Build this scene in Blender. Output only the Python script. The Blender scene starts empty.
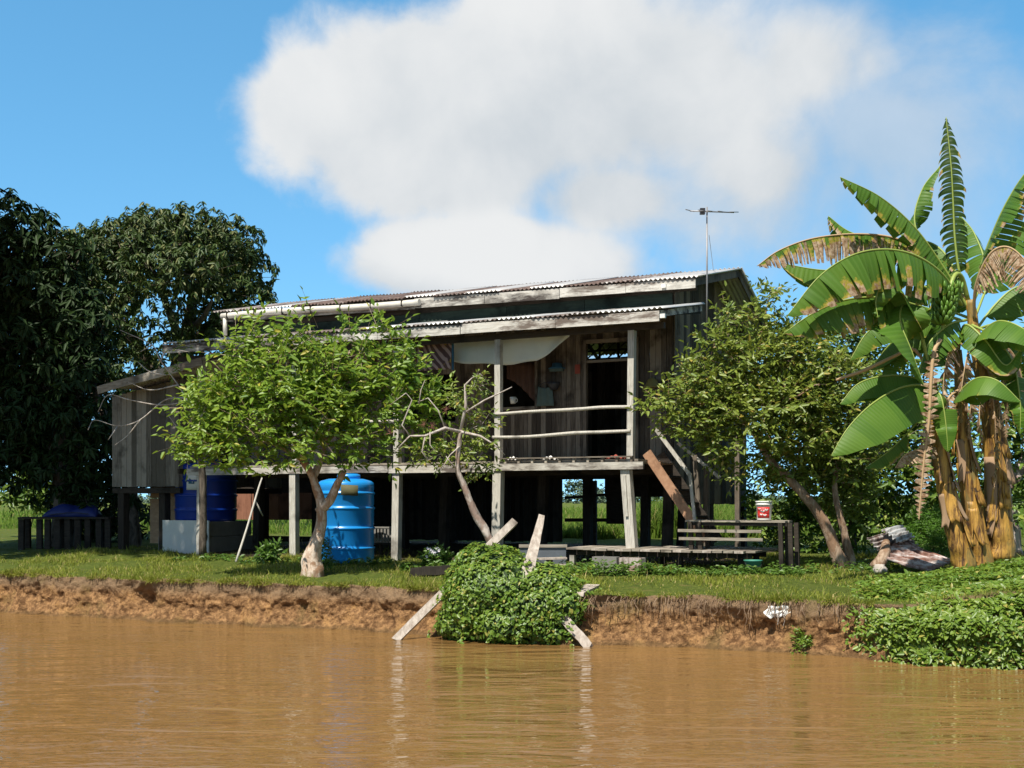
import bpy, math, random
import numpy as np
from mathutils import Vector, Matrix, noise as mnoise

SC = bpy.context.scene
COL = SC.collection
F, CX, HY, CH = 1236.0, 512.0, 500.0, 2.3      # focal length in pixels, principal column, horizon row, eye height
rnd = random.Random(7)
rng = np.random.default_rng(11)

def at(px, py, Y):
    return Vector(((px - CX) / F * Y, Y, CH + (HY - py) / F * Y))

# ------------------------------------------------------------------ materials
class NT:
    def __init__(self, tree):
        self.t = tree; self.n = tree.nodes; self.l = tree.links
    def node(self, typ, **kw):
        nd = self.n.new(typ)
        for k, v in kw.items(): setattr(nd, k, v)
        return nd
    def put(self, sock, val):
        if val is None: return
        if isinstance(val, bpy.types.NodeSocket): self.l.new(val, sock)
        else: sock.default_value = val
    def math(self, op, a, b=None, c=None, clamp=False):
        nd = self.node('ShaderNodeMath', operation=op, use_clamp=clamp)
        self.put(nd.inputs[0], a); self.put(nd.inputs[1], b); self.put(nd.inputs[2], c)
        return nd.outputs[0]
    def mix(self, fac, a, b, blend='MIX'):
        nd = self.node('ShaderNodeMix', data_type='RGBA', blend_type=blend)
        self.put(nd.inputs[0], fac)
        self.put(nd.inputs[6], a if isinstance(a, bpy.types.NodeSocket) else (*a, 1) if len(a) == 3 else a)
        self.put(nd.inputs[7], b if isinstance(b, bpy.types.NodeSocket) else (*b, 1) if len(b) == 3 else b)
        return nd.outputs[2]
    def noise(self, vec, scale, detail=4, rough=0.6, dist=0.0):
        nd = self.node('ShaderNodeTexNoise')
        self.put(nd.inputs['Vector'], vec); nd.inputs['Scale'].default_value = scale
        nd.inputs['Detail'].default_value = detail; nd.inputs['Roughness'].default_value = rough
        nd.inputs['Distortion'].default_value = dist
        return nd.outputs[0]
    def ramp(self, fac, lo, hi, smooth=True):
        nd = self.node('ShaderNodeMapRange', interpolation_type='SMOOTHSTEP' if smooth else 'LINEAR')
        self.put(nd.inputs[0], fac); nd.inputs[1].default_value = lo; nd.inputs[2].default_value = hi
        return nd.outputs[0]
    def mapping(self, vec, scale=(1, 1, 1), rot=(0, 0, 0)):
        nd = self.node('ShaderNodeMapping')
        self.put(nd.inputs[0], vec); nd.inputs[3].default_value = scale; nd.inputs[2].default_value = rot
        return nd.outputs[0]
    def coord(self, which='Object'):
        return self.node('ShaderNodeTexCoord').outputs[which]
    def island(self):
        return self.node('ShaderNodeNewGeometry').outputs['Random Per Island']
    def bump(self, h, strength=0.4, dist=0.02):
        nd = self.node('ShaderNodeBump'); nd.inputs['Strength'].default_value = strength
        nd.inputs['Distance'].default_value = dist
        self.put(nd.inputs['Height'], h)
        return nd.outputs[0]

def new_mat(name):
    m = bpy.data.materials.new(name); m.use_nodes = True
    t = NT(m.node_tree)
    b = m.node_tree.nodes['Principled BSDF']
    return m, t, b

def wood(name, light, dark, scale=(14, 14, 1.2), rough=0.85, isl=0.45, stain=None, stain_amt=0.5, bump=0.5):
    m, t, b = new_mat(name)
    co = t.coord()
    g = t.noise(t.mapping(co, scale), 3.0, 6, 0.65, 0.3)
    big = t.noise(co, 1.7, 4, 0.6)
    r = t.island()
    f = t.math('ADD', t.math('MULTIPLY', g, 0.9), t.math('MULTIPLY', t.math('SUBTRACT', r, 0.5), isl))
    f = t.ramp(f, 0.2, 0.75)
    c = t.mix(f, dark, light)
    c = t.mix(t.ramp(big, 0.5, 0.75), c, tuple(x * 0.55 for x in dark))
    if stain:
        s = t.ramp(t.noise(t.mapping(co, (0.8, 2.5, 3.5)), 1.3, 7, 0.72), 0.5 - 0.12 * stain_amt, 0.62)
        c = t.mix(s, c, stain)
    t.put(b.inputs['Base Color'], c)
    b.inputs['Roughness'].default_value = rough
    b.inputs['Specular IOR Level'].default_value = 0.2
    t.put(b.inputs['Normal'], t.bump(g, bump, 0.01))
    return m

def plain(name, col, rough=0.6, var=0.25, scale=4.0, metal=0.0, spec=0.4, isl=0.0):
    m, t, b = new_mat(name)
    co = t.coord()
    n = t.noise(co, scale, 5, 0.65)
    f = t.math('ADD', 1.0 - var, t.math('MULTIPLY', n, var * 2))
    if isl: f = t.math('ADD', f, t.math('MULTIPLY', t.math('SUBTRACT', t.island(), 0.5), isl))
    h = t.node('ShaderNodeHueSaturation'); h.inputs['Color'].default_value = (*col, 1)
    t.put(h.inputs['Value'], f)
    t.put(b.inputs['Base Color'], h.outputs[0])
    b.inputs['Roughness'].default_value = rough; b.inputs['Metallic'].default_value = metal
    b.inputs['Specular IOR Level'].default_value = spec
    t.put(b.inputs['Normal'], t.bump(n, 0.15, 0.01))
    return m

def leafmat(name, c1, c2, c3=None, rough=0.42, trans=0.28, spec=0.45, tcol=None, c3_amt=0.06):
    m, t, b = new_mat(name)
    r = t.island()
    big = t.noise(t.coord(), 0.9, 3, 0.5)
    f = t.math('ADD', t.math('MULTIPLY', r, 0.75), t.math('MULTIPLY', t.math('SUBTRACT', big, 0.4), 0.9), clamp=True)
    c = t.mix(f, c1, c2)
    if c3: c = t.mix(t.math('GREATER_THAN', r, 1 - c3_amt), c, c3)
    t.put(b.inputs['Base Color'], c)
    b.inputs['Roughness'].default_value = rough; b.inputs['Specular IOR Level'].default_value = spec
    tr = t.node('ShaderNodeBsdfTranslucent')
    t.put(tr.inputs[0], t.mix(0.5, c, tcol or tuple(min(1, x * 1.6) for x in c2)))
    mx = t.node('ShaderNodeMixShader'); mx.inputs[0].default_value = trans
    t.l.new(b.outputs[0], mx.inputs[1]); t.l.new(tr.outputs[0], mx.inputs[2])
    out = m.node_tree.nodes['Material Output']; t.l.new(mx.outputs[0], out.inputs[0])
    return m

def barkmat(name, light, dark, spots=None):
    m, t, b = new_mat(name)
    co = t.coord()
    n = t.noise(t.mapping(co, (1, 1, 0.35)), 9.0, 7, 0.7, 0.5)
    n2 = t.noise(co, 3.2, 4, 0.6)
    c = t.mix(t.ramp(n, 0.35, 0.65), dark, light)
    if spots: c = t.mix(t.ramp(n2, 0.5, 0.6), c, spots)
    t.put(b.inputs['Base Color'], c); b.inputs['Roughness'].default_value = 0.9
    b.inputs['Specular IOR Level'].default_value = 0.15
    t.put(b.inputs['Normal'], t.bump(n, 0.8, 0.03))
    return m

M = {}
M['plank_v'] = wood('weathered grey plank upright', (0.235, 0.197, 0.158), (0.062, 0.049, 0.039), (16, 16, 1.0), isl=0.7)
M['plank_gable'] = wood('weathered grey green plank upright', (0.20, 0.165, 0.125), (0.055, 0.044, 0.034), (16, 16, 1.0), isl=0.75)
M['plank_annex'] = wood('silver grey plank upright', (0.30, 0.27, 0.225), (0.10, 0.088, 0.07), (14, 14, 0.9), isl=0.7)
M['plank_h'] = wood('weathered grey plank lengthwise', (0.40, 0.355, 0.285), (0.14, 0.115, 0.09), (1.0, 14, 14), isl=0.45)
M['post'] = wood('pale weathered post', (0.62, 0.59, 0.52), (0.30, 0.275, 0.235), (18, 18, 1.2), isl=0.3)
M['post_dark'] = wood('shade toned dark post', (0.055, 0.045, 0.036), (0.018, 0.015, 0.012), (16, 16, 1.2))  # post wood darkened so its colour carries the shade under the house
M['dark_wood'] = wood('dark shaded timber', (0.065, 0.052, 0.04), (0.02, 0.017, 0.014), (1.5, 12, 12))  # tone lowered to put shade into timber below and inside the house
M['floor_edge'] = wood('pale floor beam', (0.58, 0.55, 0.48), (0.30, 0.27, 0.23), (1.0, 16, 10), isl=0.35, stain=(0.12, 0.1, 0.085), stain_amt=0.3)
M['stringer'] = wood('orange brown new board', (0.46, 0.27, 0.165), (0.29, 0.155, 0.09), (3, 14, 3), isl=0.1, rough=0.7, bump=0.2)
M['red_board'] = wood('red brown boards', (0.34, 0.16, 0.10), (0.17, 0.075, 0.048), (14, 14, 1.0), isl=0.4)
M['tan_board'] = wood('tan plywood', (0.50, 0.33, 0.20), (0.34, 0.21, 0.12), (2, 2, 5), isl=0.3)
M['timber'] = wood('sun bleached timber', (0.56, 0.50, 0.43), (0.26, 0.21, 0.17), (6, 6, 3), isl=0.2)
M['fascia'] = wood('peeling white fascia', (0.66, 0.64, 0.58), (0.44, 0.41, 0.36), (1.0, 12, 12), isl=0.2, stain=(0.055, 0.045, 0.04), stain_amt=0.8)
M['fascia_clean'] = wood('worn white fascia', (0.68, 0.66, 0.60), (0.46, 0.43, 0.38), (1.0, 12, 12), isl=0.2, stain=(0.15, 0.12, 0.10), stain_amt=0.45)
M['gutter'] = plain('dirty white gutter', (0.60, 0.57, 0.50), 0.5, 0.3, 6)
M['green_panel'] = wood('dark green boards', (0.05, 0.075, 0.058), (0.026, 0.038, 0.031), (1.0, 6, 8), isl=0.3)
M['metal_dull'] = plain('dull galvanised rod', (0.28, 0.27, 0.27), 0.5, 0.2, 8, metal=0.6)
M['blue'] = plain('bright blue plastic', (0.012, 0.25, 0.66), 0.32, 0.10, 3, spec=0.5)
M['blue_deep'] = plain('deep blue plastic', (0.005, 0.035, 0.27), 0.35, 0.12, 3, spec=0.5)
M['tarp_blue'] = plain('blue tarpaulin', (0.008, 0.02, 0.13), 0.5, 0.3, 5)
M['white_paint'] = plain('white painted board', (0.62, 0.62, 0.58), 0.7, 0.18, 3)
M['concrete'] = plain('grey concrete', (0.20, 0.19, 0.17), 0.9, 0.4, 5)
M['trough'] = plain('stained blue grey metal', (0.10, 0.115, 0.13), 0.6, 0.5, 3)
M['sack'] = plain('dirty sack', (0.42, 0.38, 0.33), 0.9, 0.3, 8)
M['flap'] = plain('dull khaki tin', (0.10, 0.095, 0.045), 0.8, 0.4, 6)
M['black_stain'] = plain('black stain', (0.015, 0.013, 0.012), 0.9, 0.3, 5)
M['white_plastic'] = plain('white plastic', (0.72, 0.72, 0.68), 0.45, 0.08, 4)
M['red_label'] = plain('red label', (0.62, 0.035, 0.03), 0.5, 0.1, 4)
M['green_plastic'] = plain('teal green plastic', (0.05, 0.22, 0.16), 0.5, 0.2, 6)
M['tarp'] = plain('grey green sheet', (0.56, 0.60, 0.57), 0.7, 0.2, 2)
M['curtain'] = plain('brown curtain', (0.10, 0.055, 0.04), 0.9, 0.3, 6)
M['cloth_white'] = plain('white cloth', (0.7, 0.68, 0.64), 0.9, 0.1, 6)
M['cloth_blue'] = plain('light blue cloth', (0.04, 0.13, 0.22), 0.9, 0.2, 6)
M['cloth_green'] = plain('grey green cloth', (0.09, 0.13, 0.12), 0.9, 0.3, 6)
M['cloth_red'] = plain('dull red cloth', (0.28, 0.06, 0.04), 0.9, 0.2, 6)
M['dead_spray'] = plain('dead brown spray', (0.24, 0.11, 0.075), 0.9, 0.3, 6)
M['cloth_mustard'] = plain('olive straw', (0.18, 0.15, 0.05), 0.9, 0.3, 6)
M['dark_plastic'] = plain('dark plastic', (0.03, 0.03, 0.035), 0.5, 0.2, 6)
M['bark_guava'] = barkmat('flaky pink brown bark', (0.62, 0.52, 0.42), (0.30, 0.19, 0.12), (0.30, 0.18, 0.11))
M['bark_half'] = barkmat('scaly brown grey bark', (0.52, 0.45, 0.39), (0.14, 0.10, 0.08), (0.28, 0.2, 0.16))
M['bark_grey'] = barkmat('pale grey bark', (0.50, 0.44, 0.40), (0.20, 0.15, 0.13), (0.30, 0.2, 0.17))
M['bark_dark'] = barkmat('dark bark', (0.16, 0.13, 0.10), (0.05, 0.04, 0.032))
M['bark_right'] = barkmat('tan bark', (0.44, 0.33, 0.24), (0.17, 0.10, 0.06), (0.26, 0.16, 0.1))
M['root'] = barkmat('dry brown root', (0.34, 0.24, 0.16), (0.16, 0.10, 0.06))
M['twig'] = barkmat('bleached twig', (0.55, 0.50, 0.45), (0.30, 0.25, 0.21))
M['leaf_guava'] = leafmat('bright guava leaf', (0.085, 0.18, 0.018), (0.27, 0.375, 0.045), (0.42, 0.38, 0.06), trans=0.36, c3_amt=0.03)
M['leaf_right'] = leafmat('olive leaf', (0.08, 0.14, 0.018), (0.25, 0.30, 0.045), (0.38, 0.30, 0.06), trans=0.26, c3_amt=0.04)
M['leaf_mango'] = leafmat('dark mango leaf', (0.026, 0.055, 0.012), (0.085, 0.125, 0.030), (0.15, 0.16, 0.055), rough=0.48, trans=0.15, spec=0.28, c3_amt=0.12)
M['leaf_dark'] = leafmat('deep green leaf', (0.012, 0.030, 0.008), (0.032, 0.060, 0.015), rough=0.55, trans=0.10, spec=0.18)  # green lowered so the colour carries part of the shade
M['leaf_back'] = leafmat('mid green leaf', (0.05, 0.115, 0.016), (0.18, 0.26, 0.038), (0.26, 0.30, 0.05), trans=0.22)
M['leaf_bright'] = leafmat('fresh green leaf', (0.07, 0.17, 0.016), (0.14, 0.27, 0.03), trans=0.3)
M['leaf_creeper'] = leafmat('creeper leaf', (0.07, 0.15, 0.015), (0.20, 0.28, 0.033), (0.32, 0.30, 0.06), trans=0.25, c3_amt=0.05)
M['leaf_far'] = leafmat('far tree leaf', (0.09, 0.13, 0.09), (0.12, 0.17, 0.11), trans=0.1, spec=0.1)  # paler, greyer green with distance haze put into the leaf colour
M['blade'] = leafmat('lawn blade', (0.12, 0.165, 0.020), (0.33, 0.34, 0.055), (0.45, 0.36, 0.15), rough=0.6, trans=0.3, spec=0.2, c3_amt=0.10)
M['blade_tall'] = leafmat('tall field grass', (0.09, 0.17, 0.02), (0.20, 0.28, 0.04), (0.32, 0.28, 0.1), rough=0.6, trans=0.35, spec=0.2, c3_amt=0.08)
M['weed'] = leafmat('weed leaf', (0.05, 0.12, 0.016), (0.13, 0.22, 0.035), trans=0.25)
M['petal'] = plain('white petal', (0.75, 0.70, 0.78), 0.7, 0.1, 8)
M['dry_strip'] = leafmat('dead banana fibre', (0.30, 0.19, 0.11), (0.52, 0.36, 0.23), rough=0.8, trans=0.2, spec=0.1)
M['banana_rib'] = plain('banana midrib', (0.26, 0.33, 0.07), 0.45, 0.15, 3)
M['banana_rib_dry'] = plain('dry midrib', (0.45, 0.31, 0.17), 0.8, 0.2, 3)
M['banana_fruit'] = plain('green banana fruit', (0.10, 0.20, 0.025), 0.45, 0.15, 9, isl=0.5)

def banana_blade(name, k=1.0):
    m, t, b = new_mat(name)
    uv = t.node('ShaderNodeUVMap').outputs[0]
    sx = t.node('ShaderNodeSeparateXYZ'); t.l.new(uv, sx.inputs[0])
    co = t.coord()
    n = t.noise(co, 5.0, 5, 0.65)
    vein = t.math('SINE', t.math('MULTIPLY', sx.outputs[1], 260.0))
    r = t.island()
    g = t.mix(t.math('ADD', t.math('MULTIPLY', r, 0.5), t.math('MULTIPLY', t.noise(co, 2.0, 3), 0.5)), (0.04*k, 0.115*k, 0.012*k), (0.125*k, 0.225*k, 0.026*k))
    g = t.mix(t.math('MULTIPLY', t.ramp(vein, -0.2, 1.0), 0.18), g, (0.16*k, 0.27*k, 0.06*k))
    edge = t.math('ADD', sx.outputs[0], t.math('ADD', t.math('MULTIPLY', t.math('SUBTRACT', n, 0.5), 1.2), t.math('MULTIPLY', t.math('SUBTRACT', r, 0.5), 0.45)))
    yel = t.ramp(edge, 0.86, 1.05)
    dry = t.ramp(edge, 1.0, 1.12)
    c = t.mix(yel, g, (0.42, 0.33, 0.05))
    dn = t.mix(t.ramp(t.noise(co, 14, 4, 0.7), 0.35, 0.65), (0.23, 0.12, 0.06), (0.56, 0.42, 0.29))
    c = t.mix(dry, c, dn)
    t.put(b.inputs['Base Color'], c)
    t.put(b.inputs['Roughness'], t.math('ADD', 0.46, t.math('MULTIPLY', dry, 0.4)))
    b.inputs['Specular IOR Level'].default_value = 0.25
    t.put(b.inputs['Normal'], t.bump(vein, 0.15, 0.01))
    tr = t.node('ShaderNodeBsdfTranslucent'); t.put(tr.inputs[0], t.mix(0.5, c, (0.2, 0.36, 0.03)))
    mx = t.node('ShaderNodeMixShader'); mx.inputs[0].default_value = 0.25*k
    t.l.new(b.outputs[0], mx.inputs[1]); t.l.new(tr.outputs[0], mx.inputs[2])
    t.l.new(mx.outputs[0], m.node_tree.nodes['Material Output'].inputs[0])
    return m
M['banana_leaf'] = banana_blade('banana leaf blade')
M['banana_leaf_shaded'] = banana_blade('shade toned banana leaf blade', .32)  # blade greens scaled down, shade of the upright leaf put into colour

def stem_mat():
    m, t, b = new_mat('banana pseudostem')
    co = t.coord()
    n = t.noise(t.mapping(co, (4, 4, 0.35)), 3.4, 7, 0.72, 0.5)
    n2 = t.noise(t.mapping(co, (2, 2, 0.6)), 1.9, 5, 0.65)
    c = t.mix(t.ramp(n, 0.35, 0.62), (0.06, 0.026, 0.012), (0.52, 0.29, 0.06))
    c = t.mix(t.ramp(n2, 0.52, 0.66), c, (0.20, 0.15, 0.05))
    c = t.mix(t.ramp(t.noise(co, 7, 4), 0.6, 0.7), c, (0.06, 0.035, 0.02))
    t.put(b.inputs['Base Color'], c); b.inputs['Roughness'].default_value = 0.5
    b.inputs['Specular IOR Level'].default_value = 0.35
    t.put(b.inputs['Normal'], t.bump(n, 0.5, 0.02))
    return m
M['stem'] = stem_mat()

def tin_mat(name, light, rust, bias, isl=0.6, sc=(6, 1.0, 1.0)):
    m, t, b = new_mat(name)
    co = t.coord()
    n = t.noise(t.mapping(co, sc), 1.6, 6, 0.7)
    n2 = t.noise(co, 5.0, 5, 0.7)
    f = t.math('ADD', t.math('MULTIPLY', n, 0.8), t.math('ADD', t.math('MULTIPLY', t.math('SUBTRACT', t.island(), 0.5), isl), t.math('MULTIPLY', n2, 0.25)))
    f = t.ramp(f, bias - 0.12, bias + 0.12)
    c = t.mix(f, light, rust)
    c = t.mix(t.math('MULTIPLY', f, t.ramp(n2, 0.45, 0.6)), c, tuple(x * 0.5 for x in rust))
    t.put(b.inputs['Base Color'], c)
    t.put(b.inputs['Roughness'], t.math('ADD', 0.45, t.math('MULTIPLY', f, 0.4)))
    t.put(b.inputs['Metallic'], t.math('MULTIPLY', t.math('SUBTRACT', 1.0, f), 0.25))
    return m
M['tin_roof'] = tin_mat('rusty roofing sheet', (0.50, 0.48, 0.46), (0.135, 0.088, 0.072), 0.54)
M['tin_veranda'] = tin_mat('grey roofing sheet', (0.50, 0.50, 0.49), (0.16, 0.12, 0.10), 0.62)
M['tin_scrap'] = tin_mat('scrap roofing sheet', (0.70, 0.67, 0.64), (0.25, 0.12, 0.085), 0.49, isl=0.1, sc=(0.6, 3, 6))

def cloth_pattern():
    m, t, b = new_mat('patterned batik cloth')
    co = t.coord()
    w = t.node('ShaderNodeTexWave'); t.put(w.inputs[0], t.mapping(co, (1, 1, 1), (0, 0.7, 0))); w.inputs[1].default_value = 2.3; w.inputs[2].default_value = 5
    n = t.noise(co, 7, 4)
    c = t.mix(t.ramp(w.outputs[1], 0.45, 0.75), (0.10, 0.055, 0.055), (0.42, 0.30, 0.28))
    c = t.mix(t.ramp(n, 0.58, 0.66), c, (0.5, 0.33, 0.06))
    t.put(b.inputs['Base Color'], c); b.inputs['Roughness'].default_value = 0.9
    return m
M['batik'] = cloth_pattern()

def ground_mat():
    m, t, b = new_mat('river bank ground')
    co = t.coord()
    at_ = t.node('ShaderNodeAttribute', attribute_name='soil')
    at2 = t.node('ShaderNodeAttribute', attribute_name='bare')
    n1 = t.noise(co, 2.2, 6, 0.65)
    n2 = t.noise(co, 9.0, 7, 0.7)
    n3 = t.noise(co, 34.0, 5, 0.7)
    soil = t.mix(t.ramp(n2, 0.36, 0.66), (0.14, 0.072, 0.033), (0.45, 0.255, 0.115))
    soil = t.mix(t.ramp(n1, 0.5, 0.68), soil, (0.49, 0.275, 0.11))
    soil = t.mix(t.math('MULTIPLY', t.ramp(n3, 0.54, 0.66), 0.8), soil, (0.07, 0.04, 0.022))
    # greenish algae stains with their own shape, upper roots zone paler and greyer
    sep = t.node('ShaderNodeSeparateXYZ'); t.l.new(co, sep.inputs[0])
    up = t.ramp(t.math('ADD', sep.outputs[2], t.math('MULTIPLY', t.math('SUBTRACT', n2, 0.5), 0.35)), 0.42, 0.66)
    soil = t.mix(t.math('MULTIPLY', up, 0.8), soil, t.mix(n3, (0.09, 0.06, 0.038), (0.40, 0.28, 0.17)))
    soil = t.mix(t.math('MULTIPLY', t.ramp(t.noise(co, 1.1, 4), 0.52, 0.64), 0.45), soil, (0.14, 0.115, 0.045))
    wet = t.ramp(t.math('ADD', sep.outputs[2], t.math('MULTIPLY', t.math('SUBTRACT', n2, 0.5), 0.12)), 0.09, 0.03)
    soil = t.mix(t.math('MULTIPLY', wet, 0.6), soil, (0.13, 0.08, 0.035))
    grass = t.mix(t.ramp(n2, 0.3, 0.7), (0.06, 0.095, 0.016), (0.14, 0.165, 0.032))
    grass = t.mix(t.ramp(n1, 0.56, 0.72), grass, (0.17, 0.15, 0.05))
    dirt = t.mix(n2, (0.07, 0.055, 0.035), (0.14, 0.11, 0.07))
    c = t.mix(t.ramp(t.math('ADD', at2.outputs['Fac'], t.math('MULTIPLY', t.math('SUBTRACT', n2, 0.5), 0.8)), 0.35, 0.65), grass, dirt)
    c = t.mix(t.ramp(t.math('ADD', at_.outputs['Fac'], t.math('MULTIPLY', t.math('SUBTRACT', n3, 0.5), 0.8)), 0.35, 0.65), c, soil)
    t.put(b.inputs['Base Color'], c); b.inputs['Roughness'].default_value = 0.95
    b.inputs['Specular IOR Level'].default_value = 0.1
    h = t.math('ADD', n2, t.math('MULTIPLY', n3, 0.4))
    t.put(b.inputs['Normal'], t.bump(h, 1.0, 0.09))
    return m
M['ground'] = ground_mat()

def water_mat():
    m, t, b = new_mat('muddy river water')
    co = t.coord()
    n1 = t.noise(t.mapping(co, (0.38, 1.0, 1)), 2.1, 3, 0.55, 0.5)
    n2 = t.noise(t.mapping(co, (0.4, 1.2, 1), (0, 0, .12)), 6.5, 3, 0.55, 0.6)
    n0 = t.noise(t.mapping(co, (0.35, 0.6, 1)), 0.4, 3, 0.5)
    c = t.mix(t.ramp(n0, 0.3, 0.7), (0.222, 0.121, 0.040), (0.185, 0.102, 0.034))
    t.put(b.inputs['Base Color'], c)
    b.inputs['Roughness'].default_value = 0.025; b.inputs['IOR'].default_value = 1.33
    b.inputs['Specular IOR Level'].default_value = 0.5
    calm = t.math('ADD', .45, t.math('MULTIPLY', t.ramp(n0, .35, .65), .75))
    h = t.math('MULTIPLY', t.math('ADD', n1, t.math('MULTIPLY', n2, 0.22)), calm)
    t.put(b.inputs['Normal'], t.bump(h, 1.0, 0.09))
    return m
M['water'] = water_mat()

# ------------------------------------------------------------------ object helpers
def link(o, parent=None):
    COL.objects.link(o)
    if parent is not None: o.parent = parent
    return o

def tag(o, label=None, cat=None, group=None, kind=None):
    if label: o['label'] = label
    if cat: o['category'] = cat
    if group: o['group'] = group
    if kind: o['kind'] = kind
    return o

def thing(name, loc, label, cat, group=None, rz=0.0):
    o = bpy.data.objects.new(name, None); link(o)
    o.location = loc; o.rotation_euler = (0, 0, rz)
    o.empty_display_size = 0.2
    return tag(o, label, cat, group)

def np_mesh(name, V, Fs, mat, parent=None, smooth=False, uv=None, off=None):
    """V (n,3) array, Fs: list of (m,k) index arrays"""
    V = np.asarray(V, dtype=np.float32)
    if off is not None: V = V - np.asarray(off, dtype=np.float32)
    me = bpy.data.meshes.new(name)
    me.vertices.add(len(V)); me.vertices.foreach_set('co', V.ravel())
    loops = np.concatenate([np.asarray(f).ravel() for f in Fs]).astype(np.int32)
    tot = np.concatenate([np.full(len(f), np.asarray(f).shape[1]) for f in Fs]).astype(np.int32)
    st = np.concatenate([[0], np.cumsum(tot)[:-1]]).astype(np.int32)
    me.loops.add(len(loops)); me.loops.foreach_set('vertex_index', loops)
    me.polygons.add(len(tot)); me.polygons.foreach_set('loop_start', st); me.polygons.foreach_set('loop_total', tot)
    if smooth: me.polygons.foreach_set('use_smooth', np.ones(len(tot), dtype=bool))
    if uv is not None:
        l = me.uv_layers.new(name='UVMap')
        l.data.foreach_set('uv', np.asarray(uv, dtype=np.float32)[loops].ravel())
    me.materials.append(mat)
    me.update(calc_edges=True); me.validate()
    o = bpy.data.objects.new(name, me)
    return link(o, parent)

class MB:
    def __init__(self): self.V = []; self.F = []; self.sm = []
    def _add(self, vs, fs, smooth=False):
        k = len(self.V); self.V += [tuple(v) for v in vs]
        for f in fs: self.F.append(tuple(i + k for i in f)); self.sm.append(smooth)
    def box(self, x0, x1, y0, y1, z0, z1):
        self._add([(x0,y0,z0),(x1,y0,z0),(x1,y1,z0),(x0,y1,z0),(x0,y0,z1),(x1,y0,z1),(x1,y1,z1),(x0,y1,z1)],
                  [(0,3,2,1),(4,5,6,7),(0,1,5,4),(1,2,6,5),(2,3,7,6),(3,0,4,7)])
        return self
    def beam(self, p, q, w, h, up=(0, 0, 1), w2=None, h2=None):
        p, q = Vector(p), Vector(q); d = (q - p).normalized(); up = Vector(up)
        if abs(d.dot(up)) > 0.97: up = Vector((0, 1, 0))
        s = d.cross(up).normalized(); u = s.cross(d).normalized()
        w2 = w2 or w; h2 = h2 or h
        vs = [p + s*a*w/2 + u*b*h/2 for a, b in ((-1,-1),(1,-1),(1,1),(-1,1))] + [q + s*a*w2/2 + u*b*h2/2 for a, b in ((-1,-1),(1,-1),(1,1),(-1,1))]
        self._add(vs, [(0,1,2,3),(4,7,6,5),(0,4,5,1),(1,5,6,2),(2,6,7,3),(3,7,4,0)])
        return self
    def tube(self, pts, radii, n=8, rough=0.0, sub=4, seed=0, cap=True):
        pts = [Vector(p) for p in pts]
        if np.isscalar(radii): radii = [radii] * len(pts)
        if sub > 1 and len(pts) > 2: pts, radii = catmull(pts, radii, sub)
        k = len(self.V)
        prev = None; R = random.Random(seed)
        for i, p in enumerate(pts):
            d = (pts[min(i+1, len(pts)-1)] - pts[max(i-1, 0)]).normalized()
            if prev is None:
                a = Vector((1, 0, 0)) if abs(d.x) < 0.8 else Vector((0, 1, 0))
                s = d.cross(a).normalized()
            else:
                s = (prev - d * prev.dot(d)).normalized()
            prev = s; b = d.cross(s)
            for j in range(n):
                th = 2*math.pi*j/n
                r = radii[i]
                if rough: r *= 1 + rough * (mnoise.noise(Vector((math.cos(th)*1.3 + seed, math.sin(th)*1.3, i*0.45))) * 1.2)
                self.V.append(tuple(p + (s*math.cos(th) + b*math.sin(th)) * r))
        for i in range(len(pts)-1):
            for j in range(n):
                a = k + i*n + j; b2 = k + i*n + (j+1) % n
                self.F.append((a, b2, b2+n, a+n)); self.sm.append(True)
        if cap:
            self.F.append(tuple(k + j for j in reversed(range(n)))); self.sm.append(False)
            self.F.append(tuple(k + (len(pts)-1)*n + j for j in range(n))); self.sm.append(False)
        return self
    def lathe(self, c, prof, n=32, smooth=True, squash=1.0):
        k = len(self.V); c = Vector(c)
        for r, z in prof:
            for j in range(n):
                th = 2*math.pi*j/n
                self.V.append((c.x + r*math.cos(th), c.y + r*math.sin(th)*squash, c.z + z))
        for i in range(len(prof)-1):
            for j in range(n):
                a = k+i*n+j; b = k+i*n+(j+1) % n
                self.F.append((a, b, b+n, a+n)); self.sm.append(smooth)
        self.F.append(tuple(k+j for j in reversed(range(n)))); self.sm.append(False)
        self.F.append(tuple(k+(len(prof)-1)*n+j for j in range(n))); self.sm.append(False)
        return self
    def grid(self, fn, nu, nv, smooth=True):
        k = len(self.V)
        for i in range(nu+1):
            for j in range(nv+1): self.V.append(tuple(fn(i/nu, j/nv)))
        for i in range(nu):
            for j in range(nv):
                a = k + i*(nv+1) + j
                self.F.append((a, a+nv+1, a+nv+2, a+1)); self.sm.append(smooth)
        return self
    def build(self, name, mat, parent=None, off=None, solid=0.0, bevel=0.0):
        me = bpy.data.meshes.new(name)
        V = self.V if off is None else [tuple(Vector(v) - Vector(off)) for v in self.V]
        me.from_pydata(V, [], self.F)
        me.polygons.foreach_set('use_smooth', self.sm)
        me.materials.append(mat); me.update()
        o = bpy.data.objects.new(name, me); link(o, parent)
        if solid:
            md = o.modifiers.new('thickness', 'SOLIDIFY'); md.thickness = solid; md.offset = 0
        if bevel:
            md = o.modifiers.new('edges', 'BEVEL'); md.width = bevel; md.segments = 2; md.limit_method = 'ANGLE'
        return o

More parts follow.
